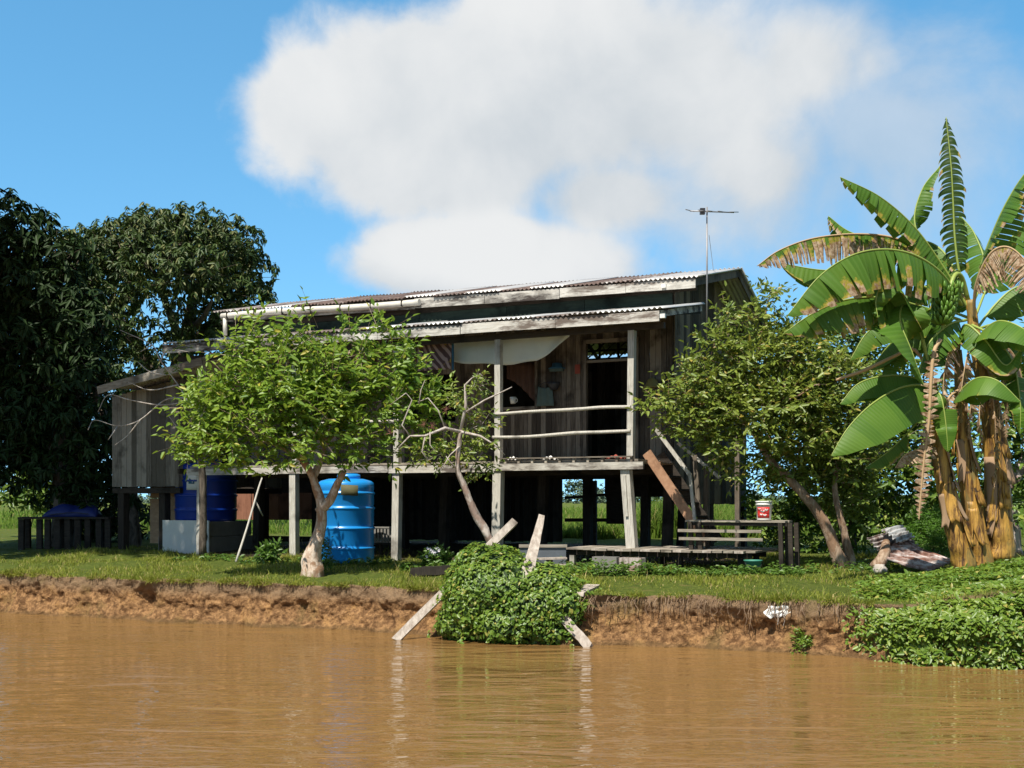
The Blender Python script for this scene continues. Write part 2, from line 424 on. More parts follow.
def catmull(pts, radii, sub):
    P = [pts[0]*2 - pts[1]] + list(pts) + [pts[-1]*2 - pts[-2]]
    out, ro = [], []
    for i in range(1, len(P)-2):
        for k in range(sub):
            t = k/sub
            a, b, c, d = P[i-1], P[i], P[i+1], P[i+2]
            out.append(0.5*((2*b) + (c-a)*t + (2*a-5*b+4*c-d)*t*t + (3*b-a-3*c+d)*t**3))
            ro.append(radii[i-1]*(1-t) + radii[i]*t)
    out.append(pts[-1]); ro.append(radii[-1])
    return out, ro

# ------------------------------------------------------------------ ground
B0 = np.array([-10.5, 25.4]); BE = np.array([0.9097, -0.4153]); BN = np.array([0.4153, 0.9097])
def wob(a):
    return (0.10*np.sin(a*0.9+0.5) + 0.07*np.sin(a*2.3+1.1) + 0.05*np.sin(a*5.1+2.0) + 0.03*np.sin(a*11.7) - 0.30*np.exp(-((a-12.2)/1.3)**2) - 0.25/(1+np.exp(-(a-17.3)*3)))
def sst(x, lo, hi):
    t = np.clip((x-lo)/(hi-lo), 0, 1); return t*t*(3-2*t)
def top_z(a, s):
    s2 = np.maximum(s - wob(a), 0)
    z = 0.78 + 0.27*(1-np.exp(-s2/3.0)) + 0.18*sst(s2, 5, 20)
    z = z + 0.40*sst(a, 17.0, 20.3)*np.exp(-((s2-2.8)/5.0)**2)
    return z + 0.018*np.sin(a*3.1+s*1.7) + 0.015*np.sin(a*1.3-s*2.9+1) + 0.01*np.sin(a*7.7+s*6.1)
def xy2as(X, Y):
    dx = X - B0[0]; dy = Y - B0[1]
    return dx*BE[0] + dy*BE[1], dx*BN[0] + dy*BN[1]
def as2xy(a, s):
    return B0[0] + a*BE[0] + s*BN[0], B0[1] + a*BE[1] + s*BN[1]
def gz(X, Y):
    a, s = xy2as(X, Y); return float(top_z(np.float64(a), np.float64(s)))
def on_ground(px, Y):
    X = (px - CX)/F*Y; return Vector((X, Y, gz(X, Y)))

HANG = math.radians(28); HC, HS = math.cos(HANG), math.sin(HANG)
P0 = (2.31, 24.2); RZ = 1.03
def hlocal(X, Y):
    dx, dy = X - P0[0], Y - P0[1]
    return dx*HC - dy*HS, dx*HS + dy*HC
def hworld(u, v, z=0.0):
    return Vector((P0[0] + HC*u + HS*v, P0[1] - HS*u + HC*v, z))
def HL(px, py, v):
    k = (px - CX)/F
    u = (k*P0[1] + k*HC*v - P0[0] - HS*v)/(HC + k*HS)
    D = P0[1] - HS*u + HC*v
    return Vector((u, v, CH + (HY - py)/F*D - RZ))

def build_ground():
    a_d = np.arange(-2.5, 20.5, 0.026)
    a_l = -2.5 - np.cumsum(np.geomspace(0.2, 90, 24)); a_r = 20.5 + np.cumsum(np.geomspace(0.2, 90, 24))
    A = np.concatenate([a_l[::-1], a_d, a_r])
    nf = 38
    zf = np.linspace(-0.06, 0.74, nf)
    inl = np.concatenate([[0.03, 0.08, 0.15, 0.25, 0.38, 0.55, 0.8, 1.1], np.arange(1.5, 16, 0.5), np.geomspace(17, 1800, 26)])
    ns = 3 + nf + len(inl)
    V = np.zeros((len(A), ns, 3)); soil = np.zeros((len(A), ns)); bare = np.zeros((len(A), ns))
    for i, a in enumerate(A):
        w = float(wob(np.float64(a)))
        row = [(w-40, -1.6), (w-2.0, -1.0), (w-0.45, -0.35)]
        so = [1, 1, 1]
        for z in zf:
            t = (z+0.06)/0.80
            prof = -0.24*(1-t)**1.3 + 0.03*math.sin(t*math.pi)**2 + 0.02*t**4
            nz = mnoise.fractal(Vector((a*1.6, z*2.6, 3.3)), 1.0, 2.0, 5)
            fur = 1-abs(mnoise.noise(Vector((a*4.2, z*1.1, 9.1))))*2
            cl = mnoise.noise(Vector((a*9.0, z*9.0, 1.7)))
            cl2 = mnoise.noise(Vector((a*22.0, z*20.0, 5.7)))
            d = 0.105*nz + 0.075*fur*math.sin(min(1, t*1.3)*math.pi) * 0.6 + 0.045*cl + 0.022*cl2
            # broken notch with hanging roots, and a scooped hollow under the white rag
            d += 0.35*math.exp(-((a-3.85)/0.38)**2)*math.sin(t*math.pi) + 0.22*math.exp(-((a-15.35)/0.5)**2)*math.sin(min(1, t*1.1)*math.pi) + 0.15*math.exp(-((a-13.2)/0.35)**2)*t
            d += 0.035*mnoise.noise(Vector((a*15.0, z*2.2, 4.4)))*sst(np.float64(t), .3, .8) + .02*mnoise.noise(Vector((a*38.0, z*30.0, 8.7)))
            d *= 0.35 + 0.65*math.sin(max(0.05, min(t, 1))*math.pi)**0.5
            row.append((w + prof + d, z)); so.append(1)
        for s in inl:
            z = float(top_z(np.float64(a), np.float64(w + s)))
            row.append((w + s, z)); so.append(0.45 if s < 0.04 else 0.0)
        for j, (s, z) in enumerate(row):
            x, y = as2xy(a, s); V[i, j] = (x, y, z)
            u, v = hlocal(x, y)
            if -12.5 < u < 1.2 and 0.2 < v < 7.5: bare[i, j] = 1
        soil[i] = so
    n = len(A)
    idx = np.arange(n*ns).reshape(n, ns)
    Fq = np.stack([idx[:-1, :-1], idx[1:, :-1], idx[1:, 1:], idx[:-1, 1:]], -1).reshape(-1, 4)
    o = np_mesh('ground', V.reshape(-1, 3), [Fq], M['ground'], smooth=True)
    for nm, arr in (('soil', soil), ('bare', bare)):
        at_ = o.data.attributes.new(nm, 'FLOAT', 'POINT'); at_.data.foreach_set('value', arr.ravel().astype(np.float32))
    tag(o, kind='structure')
build_ground()

wm = MB(); wm.box(-500, 500, -120, 160, -0.8, 0.0)
wo = MB(); wo._add([(-500,-120,0),(500,-120,0),(500,180,0),(-500,180,0)], [(0,1,2,3)])
tag(wo.build('river_water', M['water']), kind='structure')

# ------------------------------------------------------------------ leaves
def norm(v): return v / np.maximum(np.linalg.norm(v, axis=-1, keepdims=True), 1e-9)

def leaves(P, D, N, L, W, fold=0.25, droop=0.15):
    """six-point folded leaves: base P, direction D, rough normal N"""
    D = norm(D); S = norm(np.cross(D, N)); N = np.cross(S, D)
    L = np.asarray(L).reshape(-1, 1); W = np.asarray(W).reshape(-1, 1)
    k = len(P)
    V = np.zeros((k, 6, 3))
    V[:, 0] = P
    V[:, 1] = P + D*L*0.32 + S*W*0.46 + N*W*fold
    V[:, 2] = P + D*L*0.70 + S*W*0.36 + N*(W*fold*0.7 - L*droop*0.5)
    V[:, 3] = P + D*L - N*L*droop
    V[:, 4] = P + D*L*0.70 - S*W*0.36 + N*(W*fold*0.7 - L*droop*0.5)
    V[:, 5] = P + D*L*0.32 - S*W*0.46 + N*W*fold
    b = np.arange(k)[:, None]*6
    Fq = np.concatenate([b + np.array([[0, 1, 2, 3]]), b + np.array([[0, 3, 4, 5]])], 0)
    return V.reshape(-1, 3), Fq

def rdir(n):
    v = rng.normal(size=(n, 3)); return norm(v)

def crown_arrays(clumps, density, leafL, leafW, twigL, spacing, up=0.4, droop=0.2, mode='twig', shell=0.55):
    """clumps: (centre, (rx,ry,rz)); returns leaf verts, faces, and twig segments"""
    Ps, Ds, Ns, Ls = [], [], [], []
    segs = []
    for c, r in clumps:
        c = np.array(c); r = np.array(r)
        n = max(6, int(density * (r[0]*r[2] + r[0]*r[1] + r[1]*r[2])))
        d = rdir(n)
        rad = (shell + (1-shell)*rng.random((n, 1)))
        st = c + d * r * rad * 0.85
        td = norm(d*np.array([1, 1, 1]) + rng.normal(size=(n, 3))*0.45 + np.array([0, 0, up]))
        tl = twigL * (0.5 + rng.random((n, 1)))
        for i in range(n):
            segs.append((st[i] - td[i]*tl[i]*0.3, st[i] + td[i]*tl[i]))
        if mode == 'twig':
            m = max(3, int(twigL / spacing))
            for k in range(m):
                t = (k + rng.random((n, 1))*0.5) / m
                p = st + td*tl*t + np.array([0, 0, -1])*(t**2)*tl*droop*0.5
                for sgn in (-1, 1):
                    side = norm(np.cross(td, np.array([0, 0, 1.0]) + rng.normal(size=(n, 3))*0.25))
                    ld = norm(td*0.55 + side*sgn*0.9 + rng.normal(size=(n, 3))*0.3 - np.array([0, 0, droop]))
                    Ps.append(p); Ds.append(ld); Ns.append(norm(np.array([-.18, -.33, .8]) + 0.35*d + rng.normal(size=(n, 3))*0.4)); Ls.append(0.5 + 0.9*rng.random(n))
            Ps.append(st + td*tl); Ds.append(td); Ns.append(norm(np.array([0, 0, 1.0]) + d*0.3 + rng.normal(size=(n, 3))*0.3)); Ls.append(0.7 + 0.5*rng.random(n))
        else:   # whorls of drooping leaves at the twig tips
            tip = st + td*tl
            m = max(5, int(1/spacing))
            for k in range(m):
                th = 2*math.pi*k/m + rng.random((n, 1))*1.2
                ax = norm(np.cross(td, rdir(n))); ay = np.cross(td, ax)
                ld = norm(ax*np.cos(th) + ay*np.sin(th) + td*0.25 - np.array([0, 0, droop + 0.3]))
                Ps.append(tip - td*tl*0.35*rng.random((n, 1))); Ds.append(ld)
                Ns.append(norm(np.array([0, 0, 0.8]) + d*0.6 + rng.normal(size=(n, 3))*0.3)); Ls.append(0.5 + 0.9*rng.random(n))
    P = np.concatenate(Ps); D = np.concatenate(Ds); N = np.concatenate(Ns); Lr = np.concatenate(Ls)
    V, Fq = leaves(P, D, N, leafL*Lr, leafW*Lr)
    return V, Fq, segs

def seg_tubes(segs, r, keep=1.0):
    """thin three-sided twigs as arrays"""
    S = [s for s in segs if rng.random() < keep]
    if not S: return np.zeros((0, 3)), np.zeros((0, 4), int)
    A = np.array([s[0] for s in S]); B = np.array([s[1] for s in S])
    d = norm(B - A); s = norm(np.cross(d, np.array([0.31, 0.2, 0.93]))); u = np.cross(d, s)
    V = np.zeros((len(S), 6, 3))
    for j in range(3):
        o = s*math.cos(2.094*j) + u*math.sin(2.094*j)
        V[:, j] = A + o*r; V[:, 3+j] = B + o*r*0.45
    b = np.arange(len(S))[:, None]*6
    Fq = np.concatenate([b + np.array([[j, (j+1) % 3, 3+(j+1) % 3, 3+j]]) for j in range(3)], 0)
    return V.reshape(-1, 3), Fq

def px_clumps(lst, fz=1.0):
    """(px, py, Y, rpx[, aspect_z]) -> world ellipsoids"""
    out = []
    for e in lst:
        px, py, Y, rp = e[:4]; az = e[4] if len(e) > 4 else 0.8
        r = rp/F*Y
        out.append((at(px, py, Y), (r, r*fz, r*az)))
    return out

def tree(name, label, cat, base_px, baseY, trunks, limbs, clumps, leaf, bark, density, leafL, leafW, twigL, spacing,
         mode='twig', up=0.4, droop=0.2, group=None, twigr=0.006, keep=0.5, shell=0.55, depth=1.0, tbark=None, sides=10, rough=0.25, kink=4):
    b = on_ground(base_px, baseY)
    root = thing(name, b, label, cat, group)
    tb = MB()
    for q, (pts, rad) in enumerate(trunks):
        P = [at(*p) for p in pts]
        tb.tube(P, rad, sides, rough, 5, seed=q*3+1)
    tb.build('trunk', tbark or bark, root, off=b)
    cl = px_clumps(clumps, depth)
    V, Fq, segs = crown_arrays(cl, density, leafL, leafW, twigL, spacing, up, droop, mode, shell)
    lb = MB()
    for q, (pts, rad) in enumerate(limbs):
        lb.tube([at(*p) for p in pts], rad, 7, 0.2, kink, seed=q+20)
    if limbs:
        tv, tf = seg_tubes(segs, twigr, keep)
        k = len(lb.V)
        lb.V += [tuple(v) for v in tv]; lb.F += [tuple(int(i)+k for i in f) for f in tf]; lb.sm += [True]*len(tf)
        lb.build('branches', bark, root, off=b)
    np_mesh('crown', V, [Fq], leaf, root, off=b)
    return root, b

# front guava tree
tree('guava_tree', 'bright green leafy tree with a forked flaky trunk in front of the blue water tank', 'tree', 313, 23.6,
     [([(311, 590, 23.5), (312, 572, 23.50), (313, 555, 23.50), (320, 530, 23.50), (321, 505, 23.50), (313, 478, 23.50), (303, 460, 23.42), (293, 440, 23.34), (284, 425, 23.18)],
       [0.26, 0.23, 0.165, 0.112, 0.094, 0.078, 0.065, 0.055, 0.04]),
      ([(319, 512, 23.50), (330, 500, 23.42), (338, 483, 23.34), (344, 472, 23.26)], [0.10, 0.085, 0.065, 0.055]),
      ([(313, 478, 23.50), (320, 462, 23.66), (325, 445, 23.82), (327, 425, 23.90)], [0.08, 0.055, 0.045, 0.03])],
     [([(303, 460, 23.42), (280, 447, 23.18), (258, 440, 22.94)], [0.05, 0.035, 0.02]),
      ([(293, 440, 23.34), (265, 425, 23.34), (235, 415, 23.34), (205, 405, 23.18)], [0.05, 0.035, 0.025, 0.012]),
      ([(284, 425, 23.18), (280, 390, 23.18), (290, 355, 23.18)], [0.045, 0.03, 0.012]),
      ([(284, 425, 23.18), (255, 390, 23.02), (235, 365, 22.94)], [0.04, 0.025, 0.012]),
      ([(325, 445, 23.82), (345, 420, 23.82), (370, 395, 23.82), (392, 365, 23.82)], [0.04, 0.03, 0.02, 0.01]),
      ([(327, 425, 23.90), (335, 390, 23.90), (350, 350, 23.90)], [0.03, 0.02, 0.01])],
     [(205, 405, 23.18, 27.5), (190, 438, 23.18, 20.6, .9), (225, 440, 22.94, 25.8), (245, 385, 23.02, 29.2), (240, 352, 23.02, 18.9), (262, 425, 22.78, 25.8), (285, 395, 22.86, 31.0),
      (280, 355, 23.02, 22.4), (300, 440, 22.86, 24.1), (318, 415, 23.02, 31.0), (325, 372, 23.34, 29.2), (348, 395, 23.50, 31.0), (355, 352, 23.66, 18.9),
      (350, 440, 23.34, 22.4), (378, 415, 23.66, 27.5), (395, 378, 23.82, 25.8), (396, 350, 23.82, 12.9, 1.5), (352, 335, 23.82, 10.0, 1.6), (277, 335, 23.18, 12.0, 1.3), (415, 395, 23.82, 22.4), (422, 430, 23.90, 17.2), (260, 455, 22.86, 15.5), (218, 462, 23.02, 12.0),
      (188, 456, 23.2, 12, .7), (240, 466, 23.0, 13, .7), (285, 462, 23.0, 11, .7), (345, 462, 23.6, 14, .8), (385, 452, 23.7, 15, .8), (436, 408, 23.9, 15.5), (432, 445, 23.9, 13.8), (400, 362, 23.8, 11.0, 1.2), (255, 337, 23.2, 8.0, 1.8), (310, 330, 23.3, 9.0, 1.8), (385, 333, 23.7, 8.0, 1.9), (325, 395, 23.7, 34.4), (270, 395, 23.6, 34.4), (225, 410, 23.5, 27.5)],
     M['leaf_guava'], M['bark_guava'], 80, 0.155, 0.066, 0.40, 0.085, up=0.6, droop=0.22, keep=0.4, shell=0.35)

# small half bare tree
def half_bare():
    Y = 23.2
    root, b = tree('half_bare_tree', 'small leaning tree with bleached bare twigs and few leaves between guava tree and veranda post', 'tree', 497, Y,
     [([(498, 556, Y), (487, 535, Y), (474, 510, Y), (465, 488, Y), (458, 470, Y), (459, 445, Y), (461, 430, Y)], [0.085, 0.078, 0.068, 0.062, 0.05, 0.045, 0.038])],
     [([(461, 432, Y), (445, 428, Y-.1), (425, 436, Y-.2), (410, 436, Y-.2), (398, 448, Y-.2)], [0.035, 0.03, 0.022, 0.018, 0.01]),
      ([(461, 430, Y), (466, 405, Y), (465, 385, Y), (472, 378, Y)], [0.035, 0.028, 0.018, 0.01]),
      ([(466, 412, Y), (485, 400, Y-.1), (502, 392, Y-.2), (512, 387, Y-.2)], [0.022, 0.016, 0.012, 0.007]),
      ([(461, 432, Y), (480, 436, Y-.2), (495, 445, Y-.2), (505, 455, Y-.2)], [0.03, 0.02, 0.014, 0.008]),
      ([(425, 436, Y-.2), (422, 452, Y-.2), (428, 460, Y-.2)], [0.014, 0.012, 0.008]),
      ([(410, 436, Y-.2), (402, 425, Y-.2), (412, 400, Y-.2), (406, 393, Y-.2), (390, 405, Y-.2)], [0.016, 0.014, 0.012, 0.009, 0.005]),
      ([(445, 428, Y-.1), (438, 410, Y-.1), (428, 398, Y-.1), (418, 402, Y-.1)], [0.016, 0.012, 0.01, 0.006]),
      ([(419, 404, Y-.2), (421, 390, Y-.2), (425, 380, Y-.2)], [0.012, 0.009, 0.005]),
      ([(430, 432, Y-.2), (430, 445, Y-.3), (436, 452, Y-.3)], [0.012, 0.01, 0.006]),
      ([(461, 445, Y), (450, 455, Y-.2), (440, 472, Y-.2)], [0.014, 0.01, 0.006]),
      ([(458, 470, Y), (450, 462, Y-.1), (446, 456, Y-.1)], [0.02, 0.012, 0.006]),
      ([(472, 378, Y), (480, 374, Y), (486, 378, Y), (478, 388, Y)], [0.010, 0.009, 0.007, 0.005])],
     [(476, 385, Y+.2, 14), (468, 410, Y+.2, 14), (482, 425, Y+.2, 16), (470, 455, Y+.25, 20), (485, 445, Y+.1, 12), (435, 455, Y+.3, 18), (452, 400, Y+.4, 14), (420, 455, Y+.4, 14), (478, 470, Y+.3, 12)],
     M['leaf_right'], M['twig'], 95, 0.11, 0.05, 0.26, 0.09, up=0.3, droop=0.3, keep=0.6, twigr=0.005, shell=0.4, kink=1, tbark=M['bark_half'], rough=.45)
    # reddish dead flower sprays on the twig ends
    for (px, py) in ((391, 433), (424, 425), (432, 428), (446, 410)):
        c = at(px, py, Y-.25); sp = MB()
        for k in range(16):
            d = Vector((rnd.gauss(0, 1), rnd.gauss(0, 1), rnd.gauss(0.2, 1))).normalized()*rnd.uniform(.06, .14)
            sp.tube([c, c + d], [0.004, 0.002], 3, sub=1, cap=False)
        sp.build('dead_spray', M['dead_spray'], root, off=b)
half_bare()

# bare sapling at the far left of the house
def bare_sapling():
    Y = 28.0; b = on_ground(203, Y)
    root = thing('bare_sapling', b, 'thin grey sapling with leafless twigs before the dark blue tank', 'tree')
    MB().tube([at(203, 556, Y), at(203, 510, Y), at(202, 470, Y), at(198, 440, Y), at(190, 405, Y)], [0.09, 0.085, 0.08, 0.05, 0.035], 8, 0.15, 4).build('trunk', M['bark_dark'], root, off=b)
    br = MB()
    Y2 = Y - 0.2
    for pts in ([(190, 405), (178, 385), (160, 360), (152, 345), (120, 330)], [(185, 398), (165, 400), (140, 420), (118, 426), (95, 420), (88, 430)], [(188, 402), (160, 405), (130, 400), (108, 395), (98, 412)],
                [(160, 362), (168, 350), (190, 352)], [(178, 385), (150, 390), (128, 382)], [(140, 420), (128, 435), (115, 445)], [(165, 375), (150, 372), (138, 362)], [(152, 345), (140, 352)], [(118, 426), (108, 440)], [(198, 440), (180, 430), (168, 415)]):
        P = [at(x, y, Y2 + rnd.uniform(-.2, .2)) for x, y in pts]
        br.tube(P, list(np.linspace(0.02, 0.006, len(P))), 5, 0.1, 4)
    br.build('branches', M['twig'], root, off=b)
    V, Fq, _ = crown_arrays(px_clumps([(180, 350, Y, 9), (172, 372, Y, 8)]), 60, 0.11, 0.05, 0.2, 0.08)
    np_mesh('leaf_tuft', V, [Fq], M['leaf_right'], root, off=b)
bare_sapling()

# right tree
YR = 23.3
tree('leaning_tree', 'olive green tree leaning over the bucket bench with twin tan trunk', 'tree', 845, YR,
     [([(846, 590, YR), (843, 573, YR), (832, 540, YR), (820, 515, YR), (805, 496, YR), (788, 478, YR), (770, 460, YR), (757, 435, YR), (752, 405, YR)], [0.18, 0.15, 0.115, 0.10, 0.09, 0.08, 0.07, 0.06, 0.045]),
      ([(853, 588, YR+.1), (852, 570, YR+.1), (846, 540, YR+.1), (840, 515, YR+.1), (835, 490, YR+.2), (838, 450, YR+.3)], [0.11, 0.10, 0.075, 0.065, 0.055, 0.035])],
     [([(757, 435, YR), (735, 415, YR-.2), (705, 405, YR-.3), (672, 402, YR-.4)], [0.05, 0.035, 0.022, 0.01]),
      ([(752, 405, YR), (752, 370, YR), (762, 335, YR), (768, 300, YR)], [0.05, 0.035, 0.02, 0.008]),
      ([(752, 405, YR), (730, 370, YR-.2), (728, 330, YR-.2)], [0.04, 0.025, 0.01]),
      ([(757, 435, YR), (790, 410, YR), (820, 385, YR+.2), (840, 360, YR+.2)], [0.045, 0.03, 0.02, 0.01]),
      ([(788, 400, YR-.4), (800, 395, YR-.6), (815, 385, YR-.6), (830, 385, YR-.6)], [0.018, 0.014, 0.01, 0.005])],
     [(668, 400, YR-.4, 20), (690, 380, YR-.4, 24), (690, 425, YR-.4, 28), (718, 400, YR-.4, 32), (715, 350, YR-.3, 24), (727, 318, YR-.2, 14, 1.3), (745, 365, YR-.3, 32), (722, 445, YR-.3, 26),
      (765, 320, YR, 18, 1.2), (768, 298, YR, 9, 1.7), (775, 355, YR, 32), (755, 415, YR-.5, 34), (790, 400, YR-.4, 34), (770, 450, YR-.3, 22), (800, 440, YR-.2, 32), (820, 370, YR, 30), (830, 410, YR, 32), (850, 385, YR+.2, 26),
      (800, 345, YR+.2, 26), (835, 445, YR, 28), (850, 430, YR+.1, 22), (760, 380, YR+.8, 45), (810, 400, YR+.9, 45), (715, 400, YR+.6, 35), (648, 408, YR-.4, 10, .6), (792, 470, YR+.3, 24), (820, 478, YR+.5, 24), (850, 470, YR+.5, 26), (868, 455, YR+.6, 24), (740, 470, YR-.2, 14), (860, 500, YR+.8, 22), (835, 505, YR+.9, 18)],
     M['leaf_right'], M['bark_right'], 95, 0.125, 0.058, 0.34, 0.075, up=0.5, droop=0.2, keep=0.4, shell=0.35)

# big mango behind the house
YM = 45.0
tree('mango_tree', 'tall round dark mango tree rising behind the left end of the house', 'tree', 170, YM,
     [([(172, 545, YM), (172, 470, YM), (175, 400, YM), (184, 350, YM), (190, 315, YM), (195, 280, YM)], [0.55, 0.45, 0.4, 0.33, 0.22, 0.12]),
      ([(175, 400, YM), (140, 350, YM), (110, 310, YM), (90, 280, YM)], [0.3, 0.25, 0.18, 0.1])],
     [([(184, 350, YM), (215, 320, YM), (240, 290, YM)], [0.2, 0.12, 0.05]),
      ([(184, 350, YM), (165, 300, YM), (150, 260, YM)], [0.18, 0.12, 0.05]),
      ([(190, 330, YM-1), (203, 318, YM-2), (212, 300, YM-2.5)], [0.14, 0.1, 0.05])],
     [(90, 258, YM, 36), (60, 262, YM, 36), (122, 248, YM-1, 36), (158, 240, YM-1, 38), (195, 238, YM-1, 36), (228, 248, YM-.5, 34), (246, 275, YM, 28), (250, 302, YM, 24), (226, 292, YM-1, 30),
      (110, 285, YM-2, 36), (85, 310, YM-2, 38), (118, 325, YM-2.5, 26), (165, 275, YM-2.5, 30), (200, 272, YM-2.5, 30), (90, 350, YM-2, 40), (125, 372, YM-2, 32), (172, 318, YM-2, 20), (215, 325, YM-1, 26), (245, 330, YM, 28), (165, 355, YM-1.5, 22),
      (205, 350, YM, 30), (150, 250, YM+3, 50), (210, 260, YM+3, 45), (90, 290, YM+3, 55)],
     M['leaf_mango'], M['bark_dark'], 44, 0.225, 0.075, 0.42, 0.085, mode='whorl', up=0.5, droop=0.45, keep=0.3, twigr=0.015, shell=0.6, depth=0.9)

# dark tree at the left edge and an unseen one added beyond the frame to shade it
YD = 33.5
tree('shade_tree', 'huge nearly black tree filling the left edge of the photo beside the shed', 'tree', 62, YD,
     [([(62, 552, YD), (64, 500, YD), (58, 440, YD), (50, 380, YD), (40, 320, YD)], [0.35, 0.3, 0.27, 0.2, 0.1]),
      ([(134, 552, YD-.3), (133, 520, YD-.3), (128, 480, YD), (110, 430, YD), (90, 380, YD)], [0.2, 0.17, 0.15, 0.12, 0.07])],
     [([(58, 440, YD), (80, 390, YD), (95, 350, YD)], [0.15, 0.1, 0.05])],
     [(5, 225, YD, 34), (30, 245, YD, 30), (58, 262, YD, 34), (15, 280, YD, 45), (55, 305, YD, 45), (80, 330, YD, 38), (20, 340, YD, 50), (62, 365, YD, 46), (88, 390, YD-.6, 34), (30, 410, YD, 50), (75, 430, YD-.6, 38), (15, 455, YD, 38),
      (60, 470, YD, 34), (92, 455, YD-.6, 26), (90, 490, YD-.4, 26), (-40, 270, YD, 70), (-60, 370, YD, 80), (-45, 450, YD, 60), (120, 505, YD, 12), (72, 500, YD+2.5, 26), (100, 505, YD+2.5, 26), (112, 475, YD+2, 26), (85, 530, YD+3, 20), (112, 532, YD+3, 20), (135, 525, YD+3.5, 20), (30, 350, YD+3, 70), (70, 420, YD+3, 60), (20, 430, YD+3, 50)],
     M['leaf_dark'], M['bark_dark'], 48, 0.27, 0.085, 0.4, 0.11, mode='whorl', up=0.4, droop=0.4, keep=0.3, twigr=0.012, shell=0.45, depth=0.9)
def edge_tree():
    b = Vector((-17.5, 25.8, gz(-17.5, 25.8)))
    root = thing('added_shade_tree', b, 'unseen broad tree added on the bank beyond the left edge to shade the shed', 'tree')
    MB().tube([b, b + Vector((.2, 0, 2.5)), b + Vector((.6, .3, 5)), b + Vector((1.0, .4, 9)), b + Vector((1.4, .2, 12))], [0.4, 0.34, 0.28, 0.2, 0.08], 10, 0.2, 4).build('trunk', M['bark_dark'], root, off=b)
    cl = []; lm = MB()
    for (x, y, z, r) in ((-12.9, 26.3, 10.4, 1.15), (-14.0, 27.2, 9.8, 1.5), (-15.4, 28, 10.5, 2.0), (-14.9, 26.3, 12, 2), (-17, 28.5, 9, 2.3), (-17, 27, 12, 2.5), (-13.6, 25.2, 12.3, 1.4), (-15.2, 25.2, 9.6, 1.6), (-18.5, 26, 9, 2.4), (-16.5, 29.5, 13, 2.2), (-13.6, 26.4, 13.6, 1.5), (-12, 25.5, 14.5, 1.5), (-11.3, 24.2, 15, 1.4), (-11.5, 22.3, 14.3, 1.3), (-12.8, 23.2, 14.6, 1.5), (-14, 24.5, 14.5, 1.8), (-14.9, 30.5, 11, 1.5), (-16.2, 30.3, 12.6, 2.0), (-15.6, 31.5, 13, 1.4), (-10.2, 23.0, 15.2, 1.2), (-14.2, 27.6, 11.2, 1.7), (-13.2, 28.2, 9.2, .9)):
        cl.append(((x, y, z), (r, r, r*0.75)))
        o = b + Vector((1.0, .4, 7.5)); q = Vector((x, y, z)); lm.tube([o, o.lerp(q, .5) + Vector((0, 0, .4)), q], [.12, .07, .02], 6, .1, 3)
    lm.build('branches', M['bark_dark'], root, off=b)
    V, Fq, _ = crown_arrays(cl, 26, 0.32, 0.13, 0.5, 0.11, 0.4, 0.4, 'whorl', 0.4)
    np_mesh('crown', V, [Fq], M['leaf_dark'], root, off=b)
edge_tree()

# dense trees behind the bananas
YB = 27.6
tree('hedgerow_tree', 'dense mid green tree behind the leaning tree and left banana leaves', 'tree', 850, YB,
     [([(850, 548, YB), (848, 500, YB), (840, 440, YB), (832, 390, YB)], [0.16, 0.14, 0.11, 0.06])],
     [([(840, 440, YB), (870, 400, YB), (885, 370, YB)], [0.08, 0.05, 0.02])],
     [(800, 350, YB, 30), (835, 345, YB, 30), (860, 345, YB, 28), (885, 355, YB, 26), (780, 390, YB, 36), (815, 400, YB-.4, 36), (855, 395, YB-.4, 36), (890, 400, YB-.4, 30), (870, 440, YB-1, 36), (885, 475, YB-1.2, 32), (855, 480, YB-1, 30), (870, 510, YB-1, 28),
      (800, 450, YB+1, 50), (830, 490, YB+1, 45), (780, 500, YB+1.5, 45), (800, 535, YB+1.5, 40), (775, 345, YB+.4, 22), (850, 530, YB, 26), (890, 520, YB-.6, 22)],
     M['leaf_back'], M['bark_dark'], 62, 0.16, 0.075, 0.4, 0.10, up=0.3, droop=0.3, keep=0.25, shell=0.45, depth=0.8)
tree('thicket_tree', 'dark leafy tree with a pale crooked trunk behind the right banana stem', 'tree', 1012, YB-2,
     [([(1012, 556, YB-2), (1008, 520, YB-2), (1002, 495, YB-2), (1020, 470, YB-2), (1040, 440, YB-2)], [0.22, 0.2, 0.18, 0.15, 0.1])],
     [([(1002, 495, YB-2), (990, 460, YB-2), (1000, 420, YB-2)], [0.1, 0.07, 0.03])],
     [(1015, 395, YB-2, 30), (1010, 430, YB-2, 34), (1000, 480, YB-1.5, 34), (1025, 460, YB-2, 26), (1020, 510, YB-2.2, 26), (960, 440, YB-1, 38), (925, 430, YB-1, 34), (920, 480, YB-1.4, 36), (955, 500, YB-1.4, 36), (925, 520, YB-1, 30),
      (985, 530, YB-1, 30), (1030, 370, YB-2, 26), (925, 385, YB-.5, 26), (1060, 430, YB-2, 50), (1060, 340, YB-2, 30), (905, 440, YB, 40), (920, 340, YB-.5, 16), (1010, 360, YB-1.6, 12)],
     M['leaf_back'], M['bark_grey'], 62, 0.16, 0.075, 0.4, 0.10, up=0.3, droop=0.3, keep=0.25, shell=0.45, depth=0.8)

